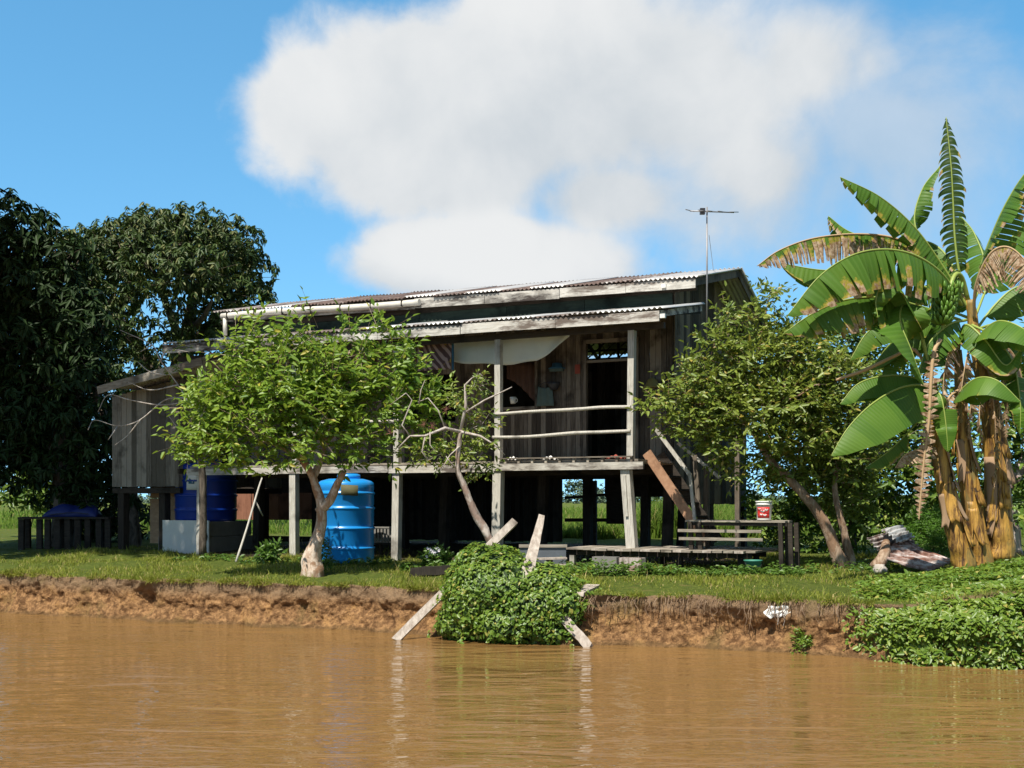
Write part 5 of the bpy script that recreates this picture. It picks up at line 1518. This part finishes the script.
# scrap corrugated sheets
def scrap():
    specs = [('white and rust streaked roofing sheet lying lowest on the scrap heap', [(899, 539), (955, 562), (930, 574), (882, 560)], (22.8, 22.5, 22.2, 22.3), M['tin_scrap']),
             ('rusty brown roofing sheet sticking out left from the scrap heap', [(867, 540), (899, 531), (918, 549), (884, 558)], (22.8, 23.0, 22.8, 22.6), M['tin_roof']),
             ('bent grey roofing sheet on top of the scrap heap', [(882, 531), (900, 529), (914, 542), (900, 545)], (22.8, 23.0, 22.7, 22.5), M['tin_veranda'])]
    for k, (lab, q, ys, mat) in enumerate(specs):
        C = [at(x, y - (2 if k == 0 else 3), Y) for (x, y), Y in zip(q, ys)]
        cen = sum(C, Vector())/4
        n = (C[1]-C[0]).cross(C[3]-C[0]).normalized()
        o = MB()
        def fn(i, j):
            p = (C[0]*(1-i) + C[1]*i)*(1-j) + (C[3]*(1-i) + C[2]*i)*j
            jj = j if k == 0 else j
            return p - cen + n*(.03*math.sin(j*2*math.pi*5) + .03*math.sin(i*3+k)) + Vector((0, 0, .03*mnoise.noise(Vector((i*3, j*3, k)))))
        o.grid(fn, 12, 48)
        ob = o.build('roofing_sheet', mat, None, solid=.006); ob.location = cen
        tag(ob, lab, 'roofing sheet', 'scrap roofing sheets')
    a, b = at(876, 569, 22.4), at(886, 542, 22.8)
    o = MB().tube([Vector(), (at(884, 555, 22.4)-a), b-a], [.12, .11, .07], 10, .2, 4); ob = o.build('broken_log', M['bark_right'], None); ob.location = a
    tag(ob, 'short brown log propped against the scrap roofing heap', 'log')
    c = at(880, 571, 22.2)
    m = MB()
    def fn(i, j):
        th = i*2*math.pi; ph = (j-.5)*math.pi; d = Vector((math.cos(th)*math.cos(ph), math.sin(th)*math.cos(ph), math.sin(ph)))
        return d*(.12 + .05*mnoise.noise(d*3))
    m.grid(fn, 18, 10); ob = m.build('crumpled_sack', M['sack'], None); ob.location = c
    tag(ob, 'crumpled dirty white sack at the foot of the scrap heap', 'sack')
scrap()

# ------------------------------------------------------------------ bananas
def bleaf(parent, off, pts, width, hl=70, hr=70, tear=0.3, dry=0.0, pet=0.12, curl=25, name='leaf', label=None, skew=.18, gap=.0, nstrip=26, ribr=.022, droopy=0.0, wmax=.35, mat='banana_leaf'):
    P, _ = catmull([at(*p) for p in pts], [0]*len(pts), 12)
    P = [np.array(p) for p in P]
    n = len(P)
    seg = np.array([0] + [np.linalg.norm(P[i+1]-P[i]) for i in range(n-1)]).cumsum(); seg /= seg[-1]
    PA = np.array(P)
    def pos(t): return np.array([np.interp(t, seg, PA[:, k]) for k in range(3)])
    def tan(t):
        d = pos(min(1, t+.02)) - pos(max(0, t-.02)); return d/np.linalg.norm(d)
    up = np.array([0, 0, 1.0])
    V, Fq, UV = [], [], []
    nq = 5
    def wprof(t):
        x = (t-pet)/(1-pet)
        return max(0.02, (min(1, (x/.18))**.6) * (1 - max(0, (x-wmax)/(1-wmax))**2.2)**.75) if x >= 0 else 0
    for side, hang in ((1, hl), (-1, hr)):
        edges = [pet]
        while edges[-1] < 1:
            edges.append(edges[-1] + (1-pet)/nstrip*(.5 + rnd.random()))
        edges[-1] = .995
        for k in range(len(edges)-1):
            t0, t1 = edges[k], edges[k+1]
            if t1 - t0 < .002: continue
            da = jit(14)*tear if tear else 0; lenf = 1 - tear*.35*rnd.random(); gp = gap*(.5 + rnd.random())
            dd = jit(.18)*min(1, tear*1.5)
            base = len(V)
            nt = 2 if nstrip > 16 else 4
            for a in range(nt+1):
                tt = t0 + (t1-t0)*a/nt
                Tn = tan(tt); S = np.cross(Tn, up)
                if np.linalg.norm(S) < .2: S = np.array([0.9, -.3, 0]) - Tn*np.dot(Tn, np.array([.9, -.3, 0]))
                S = S/np.linalg.norm(S)*side; Nn = np.cross(S, Tn)*side
                Nn = Nn if Nn[2] >= -0.01 else -Nn
                p = pos(tt); W = width*wprof(tt)*lenf
                for q in range(nq+1):
                    f = q/nq
                    if q:
                        ang = math.radians(hang - curl*.5 + curl*f + da)
                        dirv = S*math.cos(ang) - Nn*math.sin(ang)
                        if droopy: dirv = dirv*(1-droopy*f) + np.array([0, 0, -1.0])*droopy*f
                        p = p + dirv*W/nq + Tn*skew*W/nq*(1-f*.9) 
                    shrink = (tt - (t0+t1)/2)*gp*f*1.0
                    pp = p - Tn*shrink*2*0
                    if gp: pp = p - (pos(tt) - pos((t0+t1)/2))*gp*f
                    V.append(pp); UV.append((f*.85 + dry + (dd if f > .3 else 0)*f, tt))
            for a in range(nt):
                for q in range(nq):
                    i0 = base + a*(nq+1) + q
                    Fq.append((i0, i0+nq+1, i0+nq+2, i0+1))
    dead = dry > .7
    lf = np_mesh(name, np.array(V), [np.array(Fq)], M[mat], parent, smooth=True, uv=UV, off=off)
    if label: lf['label'] = label
    rb = MB(); rr = [ribr*(1.25 - 1.0*i/(n-1)) for i in range(n)]
    rb.tube([Vector(p) for p in P], rr, 6, 0, 1)
    rb.build('midrib', M['banana_rib_dry'] if dead else M['banana_rib'], lf, off=off)
    return lf

def pseudostem(root, b, pts, rad):
    m = MB(); m.tube([at(*p) for p in pts], rad, 24, .16, 8, seed=3); m.build('stem', M['stem'], root, off=b)
    # loose dry sheaths clinging to the stem
    P, R = catmull([at(*p) for p in pts], list(rad), 8)
    n = len(P)
    for k in range(9):
        i0 = rnd.uniform(.05, .7); L = rnd.uniform(.12, .3); th = rnd.uniform(-3.0, -.2); w = rnd.uniform(.7, 1.5)
        m = MB()
        def fn(a, t):
            q = (i0 + L*(1-t))*(n-1); j = int(min(q, n-2)); c = P[j].lerp(P[j+1], q-j); r = R[j]*1.05 + .012 + .05*t**3*(1 + .6*math.sin(a*7+k))
            an = th + w*(a-.5)*(1-.45*t) + .15*math.sin(t*4+k)
            return (c.x + r*math.cos(an), c.y + r*math.sin(an), c.z - .03*t*math.sin(a*9+k))
        m.grid(fn, 8, 10); m.build('dry_sheath', M['dry_strip'] if k % 3 == 0 else M['stem'], root, off=b, solid=.006)

def bananas():
    Y = 20.4
    grp = 'banana plants on the right bank'
    # --- A: tall plant with the fruit
    bA = on_ground(1000, Y+.2); bA.z -= .05
    A = thing('banana_plant', bA, 'tallest banana plant with hanging green fruit and yellow brown stem, at right', 'banana plant', grp)
    yA = Y+.2
    pseudostem(A, bA, [(1000, 560, yA), (999, 520, yA), (997, 470, yA), (991, 420, yA), (983, 375, yA), (975, 335, yA), (970, 300, yA)], [.235, .21, .19, .165, .135, .10, .075])
    t = (971, 305, yA)
    # vertical tattered leaf
    bleaf(A, bA, [t, (960, 275, yA), (955, 240, yA), (953, 200, yA), (951, 165, yA), (946, 117, yA+.1)], .36, 18, 18, .7, .16, .14, 55, gap=.40, nstrip=27, skew=.05, droopy=.55, wmax=.5, mat='banana_leaf_shaded', label='dark tattered upright banana leaf with comb like strips')
    # up left green
    bleaf(A, bA, [(968, 308, yA), (945, 270, yA-.1), (915, 228, yA-.35), (880, 197, yA-.6), (840, 177, yA-.8)], .48, 35, 70, .7, .06, .14, 30, gap=.16, nstrip=12, wmax=.3)
    # short up leaf
    bleaf(A, bA, [(966, 300, yA+.1), (935, 265, yA+.4), (915, 225, yA+.6), (922, 190, yA+.7), (940, 166, yA+.7)], .30, 40, 60, .4, .05, .3, 30, gap=.1, nstrip=20)
    # dry arching leaf to the left
    bleaf(A, bA, [(966, 300, yA), (930, 262, yA-.1), (900, 240, yA-.1), (860, 234, yA-.2), (815, 238, yA-.3), (780, 250, yA-.4), (757, 266, yA-.5)], .52, 84, 86, .9, .80, .22, 10, gap=.55, nstrip=44, label='half dead banana leaf with hanging brown ribbons', droopy=.4, skew=0, wmax=.5)
    # big front left leaf
    bleaf(A, bA, [(962, 305, yA-.1), (940, 272, yA-.6), (905, 252, yA-1.1), (862, 252, yA-1.5), (822, 274, yA-1.75), (787, 316, yA-1.9)], .74, 78, 74, .75, .28, .10, 22, gap=.04, nstrip=24, skew=.05, wmax=.5)
    # second left leaf below
    bleaf(A, bA, [(960, 320, yA), (925, 308, yA-.4), (885, 298, yA-.9), (845, 300, yA-1.25), (812, 314, yA-1.5), (784, 333, yA-1.6)], .62, 78, 74, .75, .28, .18, 22, gap=.05, nstrip=24, skew=.05, wmax=.5)
    # leaf behind, left
    bleaf(A, bA, [(962, 305, yA+.3), (920, 285, yA+.3), (870, 272, yA+.2), (820, 270, yA+.1), (780, 263, yA+.1)], .45, 70, 70, .2, .02, .3, 20, nstrip=10)
    bleaf(A, bA, [(962, 300, yA+.5), (930, 265, yA+.7), (890, 245, yA+.9), (850, 232, yA+1.0), (828, 216, yA+1.0)], .42, 75, 60, .5, .35, .4, 20, gap=.2, nstrip=20)
    # right upward big leaf
    bleaf(A, bA, [(973, 308, yA), (980, 270, yA-.2), (992, 235, yA-.4), (1008, 200, yA-.6), (1030, 168, yA-.8), (1065, 140, yA-.9)], .52, 45, 28, .6, .2, .14, 30, gap=.15, nstrip=26, wmax=.45)
    # dry right leaf
    bleaf(A, bA, [(974, 318, yA-.1), (976, 285, yA-.4), (990, 254, yA-.7), (1008, 247, yA-.9), (1026, 262, yA-1.1), (1042, 295, yA-1.2)], .62, 85, 85, .9, 1.2, .2, 8, gap=.5, nstrip=40, label='dead brown banana leaf in hanging ribbons', droopy=.4, skew=0, wmax=.5)
    # right lower leaves
    bleaf(A, bA, [(976, 345, yA), (985, 330, yA-.4), (1000, 321, yA-.7), (1022, 328, yA-1.0), (1050, 350, yA-1.2)], .48, 40, 62, .15, -.1, .12, 25, nstrip=9)
    bleaf(A, bA, [(976, 330, yA+.2), (995, 305, yA+.3), (1015, 288, yA+.3), (1040, 285, yA+.3), (1075, 300, yA+.3)], .50, 60, 68, .2, -.05, .15, 20, nstrip=12)
    bleaf(A, bA, [(974, 320, yA+.3), (990, 280, yA+.7), (1010, 240, yA+1.0), (1040, 215, yA+1.2), (1070, 215, yA+1.2)], .50, 60, 60, .4, .05, .2, 25, gap=.1, nstrip=20)
    bleaf(A, bA, [(968, 310, yA+.3), (955, 270, yA+.7), (935, 245, yA+1.1), (905, 240, yA+1.4), (880, 255, yA+1.6)], .46, 60, 60, .4, .05, .2, 25, gap=.1, nstrip=18)
    bleaf(A, bA, [(970, 310, yA+.4), (985, 270, yA+.9), (975, 235, yA+1.4), (960, 215, yA+1.8)], .42, 45, 45, .4, .0, .2, 25, gap=.1, nstrip=14)
    # drooping older leaves round the crown
    for pts, w, h, dr, tr in (
            ([(972, 325, yA-.1), (990, 335, yA-.4), (1012, 360, yA-.6), (1020, 400, yA-.7), (1020, 435, yA-.7)], .42, 55, .2, .5),
            ([(966, 320, yA-.1), (948, 325, yA-.4), (928, 345, yA-.6), (918, 375, yA-.7)], .40, 60, .1, .4),
            ([(970, 318, yA+.4), (945, 312, yA+.7), (915, 325, yA+.9), (890, 350, yA+1), (880, 385, yA+1)], .5, 65, .15, .4),
            ([(974, 330, yA+.4), (1000, 325, yA+.7), (1030, 345, yA+.9), (1045, 390, yA+.9)], .5, 65, .1, .4),
            ([(972, 312, yA+.5), (960, 292, yA+.9), (930, 285, yA+1.3), (895, 300, yA+1.5)], .5, 65, .1, .4)):
        bleaf(A, bA, pts, w, h, h, tr, dr, .12, 25, nstrip=18, gap=.12)
    for pts, w in (([(968, 335, yA-.15), (952, 345, yA-.4), (944, 375, yA-.5), (943, 425, yA-.5)], .34), ([(978, 345, yA-.15), (996, 352, yA-.4), (1004, 385, yA-.5), (1006, 440, yA-.5)], .34),
                   ([(972, 340, yA-.2), (968, 352, yA-.5), (962, 385, yA-.55), (958, 430, yA-.5)], .30), ([(980, 350, yA-.1), (1010, 350, yA+.1), (1024, 390, yA+.2), (1026, 450, yA+.2)], .34),
                   ([(985, 385, yA-.2), (993, 400, yA-.4), (996, 450, yA-.42), (994, 490, yA-.4)], .22)):
        bleaf(A, bA, pts, w, 72, 76, .95, 1.3, .1, 15, gap=.5, nstrip=22, ribr=.014, droopy=.4, label='withered brown banana leaf')
    # hanging dead skirt
    for (px0, py0, px1, py1, w) in ((984, 380, 968, 440, .22), (990, 385, 1000, 430, .25), (985, 385, 982, 455, .2), (978, 360, 962, 400, .2)):
        bleaf(A, bA, [(px0, py0, yA-.15), ((px0+px1)/2 + (3 if px1 > px0 else -4), (py0+py1)/2 - 10, yA-.35), (px1, py1, yA-.4)], w, 70, 75, .9, 1.3, .1, 15, gap=.4, nstrip=12, ribr=.012, droopy=.3, label='withered brown banana leaf')
    # fruit bunch
    fb = bpy.data.objects.new('fruit_bunch', None); link(fb, A)
    top = at(952, 283, yA-.35); fb.location = top - bA
    m = MB(); m.tube([at(968, 300, yA), at(962, 278, yA-.15), at(955, 275, yA-.3), at(949, 292, yA-.42), at(945, 315, yA-.45), at(942, 332, yA-.45), at(941, 338, yA-.45)], [.04, .04, .038, .034, .03, .026, .034], 8, 0, 4); m.build('stalk', M['banana_rib'], fb, off=top)
    for h in range(8):
        tt = h/7; c = at(948 - 6*tt, 290 + 32*tt, yA-.5); m = MB(); R = .155*(1-.35*tt)
        for k in range(15):
            th = 2*math.pi*k/15 + h*.6 + jit(.15); d = Vector((math.cos(th), math.sin(th), 0))
            L = .19*(1-.25*tt)
            m.tube([c + d*.03, c + d*(R*.8) + Vector((0, 0, -.02)), c + d*(R+.06) + Vector((0, 0, .03 + .02*rnd.random())), c + d*(R+.07) + Vector((0, 0, L*.62))], [.014, .028, .029, .009], 7, 0, 2)
        m.build('fruit_hand', M['banana_fruit'], fb, off=top)
    # --- B: left leaning plant
    bB = on_ground(962, Y-.1); bB.z -= .05
    B = thing('banana_plant', bB, 'banana plant leaning left with broad glossy leaves above the feathery bush', 'banana plant', grp)
    yB = Y-.1
    pseudostem(B, bB, [(966, 570, yB), (956, 535, yB), (947, 495, yB), (940, 455, yB), (936, 420, yB), (933, 385, yB)], [.19, .165, .145, .125, .105, .07])
    bleaf(B, bB, [(934, 398, yB), (924, 386, yB-.1), (900, 388, yB-.35), (872, 404, yB-.6), (848, 428, yB-.8), (831, 456, yB-.9)], .66, 78, 58, .08, -.2, .08, 25, nstrip=5, skew=.05, wmax=.45)
    bleaf(B, bB, [(934, 392, yB+.1), (915, 378, yB+.2), (885, 376, yB+.1), (858, 384, yB), (840, 404, yB-.1)], .42, 70, 60, .1, -.2, .1, 20, nstrip=6)
    bleaf(B, bB, [(934, 395, yB-.1), (922, 340, yB-.3), (906, 305, yB-.5), (900, 320, yB-.8), (912, 352, yB-.95), (924, 386, yB-1.0)], .50, 15, 15, .12, -.15, .36, 25, nstrip=7, skew=.1)
    bleaf(B, bB, [(934, 390, yB-.2), (920, 330, yB-.5), (900, 290, yB-.7), (884, 282, yB-.9), (876, 300, yB-1.0), (878, 318, yB-1.05)], .36, 40, 40, .15, .0, .3, 25, nstrip=8)
    bleaf(B, bB, [(935, 400, yB-.15), (937, 392, yB-.35), (942, 400, yB-.5), (946, 425, yB-.55), (948, 452, yB-.55)], .26, 35, 35, .2, -.05, .1, 25, nstrip=7, ribr=.018)
    bleaf(B, bB, [(934, 400, yB), (915, 425, yB-.1), (890, 450, yB-.2), (865, 468, yB-.3)], .22, 75, 78, .3, .05, .45, 20, nstrip=6, ribr=.016)
    # dead hanging leaf down the stem, with fishbone ribs
    bleaf(B, bB, [(940, 340, yB-.3), (934, 352, yB-.45), (931, 380, yB-.5), (929, 420, yB-.5), (924, 460, yB-.48), (920, 505, yB-.45), (919, 520, yB-.45)], .17, 20, 20, 1.0, 1.3, .05, 10, gap=.8, nstrip=34, label='dead fishbone banana leaf hanging down the stem', skew=-.3, wmax=.7, ribr=.03)
    bleaf(B, bB, [(936, 440, yB), (922, 448, yB-.2), (905, 455, yB-.3), (895, 468, yB-.35)], .28, 60, 50, .8, 1.3, .1, 15, gap=.3, nstrip=12, label='curled brown banana leaf')
    m = MB(); m.tube([at(936, 385, yB), at(915, 350, yB-.2), at(895, 356, yB-.3), at(865, 370, yB-.4), at(836, 380, yB-.45)], [.03, .028, .028, .03, .02], 6, .1, 4); m.build('bare_midrib', M['banana_rib_dry'], B, off=bB)
    # --- C: middle plant
    bC = on_ground(981, Y+.05); bC.z -= .05
    C = thing('banana_plant', bC, 'banana plant between the other two stems with a split leaf reaching right', 'banana plant', grp)
    yC = Y+.05
    pseudostem(C, bC, [(984, 572, yC), (976, 530, yC), (968, 480, yC), (962, 430, yC), (960, 385, yC), (958, 350, yC)], [.18, .155, .135, .11, .09, .06])
    bleaf(C, bC, [(958, 402, yC-.1), (962, 390, yC-.4), (978, 378, yC-.7), (998, 381, yC-.95), (1021, 402, yC-1.1)], .40, 50, 62, .06, -.2, .1, 20, nstrip=4, skew=.05)
    bleaf(C, bC, [(958, 360, yC), (950, 345, yC-.1), (940, 350, yC-.2), (925, 365, yC-.3)], .32, 60, 60, .1, -.1, .1, 20, nstrip=6)
    bleaf(C, bC, [(958, 352, yC), (965, 325, yC-.2), (985, 340, yC-.5), (1005, 365, yC-.6), (1020, 350, yC-.7)], .35, 60, 60, .3, .1, .1, 20, nstrip=10)
    bleaf(C, bC, [(958, 352, yC+.2), (940, 320, yC+.3), (905, 315, yC+.3), (870, 330, yC+.2), (850, 360, yC+.1)], .46, 65, 65, .2, 0, .12, 20, nstrip=12)
    bleaf(C, bC, [(958, 352, yC+.3), (930, 330, yC+.7), (895, 340, yC+1.0), (870, 370, yC+1.2)], .42, 65, 65, .2, 0, .12, 20, nstrip=12)
    bleaf(C, bC, [(958, 390, yC-.05), (948, 400, yC-.2), (944, 430, yC-.25), (940, 460, yC-.25)], .2, 50, 50, .9, 1.3, .1, 10, gap=.4, nstrip=16, label='withered brown banana leaf')
bananas()

# ------------------------------------------------------------------ sky, sun, camera
SUN_DIR = Vector((-0.48, -0.877, 0)).normalized(); SUN_EL = math.radians(57)
sd = Vector((SUN_DIR.x*math.cos(SUN_EL), SUN_DIR.y*math.cos(SUN_EL), math.sin(SUN_EL)))
sl = bpy.data.lights.new('sun', 'SUN'); sl.energy = 5.0; sl.angle = math.radians(.5); sl.color = (1.0, .94, .84)
so = bpy.data.objects.new('sun', sl); link(so); so.rotation_euler = sd.to_track_quat('Z', 'Y').to_euler()

W = bpy.data.worlds.new('World'); SC.world = W; W.use_nodes = True
t = NT(W.node_tree)
bg = W.node_tree.nodes['Background']
sky = t.node('ShaderNodeTexSky', sky_type='NISHITA')
sky.sun_disc = False; sky.sun_elevation = SUN_EL; sky.sun_rotation = math.atan2(sd.x, sd.y)
sky.air_density = 1.0; sky.dust_density = .2; sky.ozone_density = 1.6
hs = t.node('ShaderNodeHueSaturation'); hs.inputs['Saturation'].default_value = 1.24; hs.inputs['Hue'].default_value = .482; hs.inputs['Value'].default_value = 1.52
t.l.new(sky.outputs[0], hs.inputs['Color'])
gen = t.coord('Generated')
mp = t.node('ShaderNodeMapping'); t.l.new(gen, mp.inputs[0]); mp.inputs[1].default_value = (0, 0, .16)
nv = t.node('ShaderNodeVectorMath', operation='NORMALIZE'); t.l.new(mp.outputs[0], nv.inputs[0]); t.l.new(nv.outputs[0], sky.inputs[0])
sx = t.node('ShaderNodeSeparateXYZ'); t.l.new(gen, sx.inputs[0])
az = t.math('ARCTAN2', sx.outputs[0], sx.outputs[1]); el = t.math('ARCSINE', sx.outputs[2])
n1 = t.noise(gen, 7.0, 9, .58, .3); n2 = t.noise(gen, 2.2, 4, .5)
def blob(px, py, rx, ry, p=1.0):
    a0 = math.atan((px-CX)/F); e0 = math.atan((HY-py)/math.hypot(F, px-CX))
    dx = t.math('DIVIDE', t.math('SUBTRACT', az, a0), rx/F); dy = t.math('DIVIDE', t.math('SUBTRACT', el, e0), ry/F)
    r = t.math('SQRT', t.math('ADD', t.math('MULTIPLY', dx, dx), t.math('MULTIPLY', dy, dy)))
    return t.math('MULTIPLY', t.math('SUBTRACT', 1.0, r), p)
def mx(a, b): return t.math('SMOOTH_MAX', a, b, .12)
m1 = mx(blob(450, 115, 225, 125), blob(640, 90, 260, 120))
m1 = mx(m1, blob(325, 105, 95, 70)); m1 = mx(m1, blob(560, 35, 170, 75)); m1 = mx(m1, blob(800, 60, 150, 80, .7))
m1 = mx(m1, blob(500, 262, 185, 62)); m1 = mx(m1, blob(620, 195, 170, 70, .6)); m1 = mx(m1, blob(770, 170, 170, 120, .62)); m1 = mx(m1, blob(560, 330, 200, 60, .6))
n3 = t.noise(gen, 26.0, 7, .62, .3)
def puff(scale):
    vn = t.node('ShaderNodeTexVoronoi', feature='SMOOTH_F1'); vn.inputs['Scale'].default_value = scale; vn.inputs['Smoothness'].default_value = .6
    wv = t.node('ShaderNodeVectorMath', operation='ADD'); t.l.new(gen, wv.inputs[0])
    nz = t.node('ShaderNodeTexNoise'); t.l.new(gen, nz.inputs['Vector']); nz.inputs['Scale'].default_value = scale*1.2; nz.inputs['Detail'].default_value = 3
    sc = t.node('ShaderNodeVectorMath', operation='SCALE'); t.l.new(nz.outputs[1], sc.inputs[0]); sc.inputs['Scale'].default_value = .6/scale
    t.l.new(sc.outputs[0], wv.inputs[1]); t.l.new(wv.outputs[0], vn.inputs['Vector'])
    return t.math('SUBTRACT', .45, vn.outputs['Distance'])
pf = t.math('MULTIPLY', puff(17), .34)
dens = t.math('ADD', m1, t.math('ADD', t.math('MULTIPLY', t.math('SUBTRACT', n1, .5), .6), t.math('ADD', pf, t.math('MULTIPLY', t.math('SUBTRACT', n3, .5), .30))))
# crisper on the sunlit left flank, softer towards the right
soft = t.math('ADD', .30, t.math('MULTIPLY', t.ramp(az, -.10, .25), .35))
al = t.math('MULTIPLY', t.ramp(t.math('DIVIDE', t.math('ADD', dens, .02), soft), 0.0, 1.0), .98)
wisps = t.math('MULTIPLY', t.ramp(t.math('ADD', blob(870, 140, 230, 200, .7), t.math('MULTIPLY', t.math('SUBTRACT', n1, .5), 1.8)), 0.0, .75), .62)
al = t.math('MAXIMUM', al, wisps)
sh = t.ramp(t.math('ADD', t.math('ADD', t.math('MULTIPLY', el, 2.0), t.math('MULTIPLY', az, -.8)), t.math('ADD', t.math('MULTIPLY', t.math('SUBTRACT', n1, .5), 1.2), t.math('ADD', t.math('MULTIPLY', pf, .8), t.math('MULTIPLY', t.ramp(blob(500, 255, 190, 55), 0.0, .7), .55)))), .05, .95)
ccol = t.mix(sh, (3.7, 4.05, 4.35), (5.5, 5.55, 5.55))
c = t.mix(al, hs.outputs[0], ccol)
# unseen grey cloud added above and behind the viewer to neutralise blue fill
rest = t.math('MAXIMUM', t.ramp(el, .62, .9), t.ramp(sx.outputs[1], .35, 0.0))
rc_ = t.math('MULTIPLY', rest, t.math('MULTIPLY', t.ramp(n2, .38, .55), .9))
c = t.mix(rc_, c, (1.9, 1.9, 1.85))
t.l.new(c, bg.inputs[0]); bg.inputs[1].default_value = .11

cd = bpy.data.cameras.new('camera'); co = bpy.data.objects.new('camera', cd); link(co)
co.location = (0, 0, CH); co.rotation_euler = (math.radians(90), 0, 0)
cd.sensor_width = 36; cd.lens = F/1024*36; cd.shift_y = (HY - 384)/1024
cd.clip_start = .1; cd.clip_end = 4000
SC.camera = co
SC.view_settings.view_transform = 'Standard'; SC.view_settings.look = 'None'
SC.view_settings.exposure = 0.5; SC.view_settings.gamma = 1.0; SC.view_settings.use_curve_mapping = False
SC.cycles.max_bounces = 8; SC.cycles.transparent_max_bounces = 8
SC.cycles.use_denoising = True
SC.render.resolution_x = 1024; SC.render.resolution_y = 768
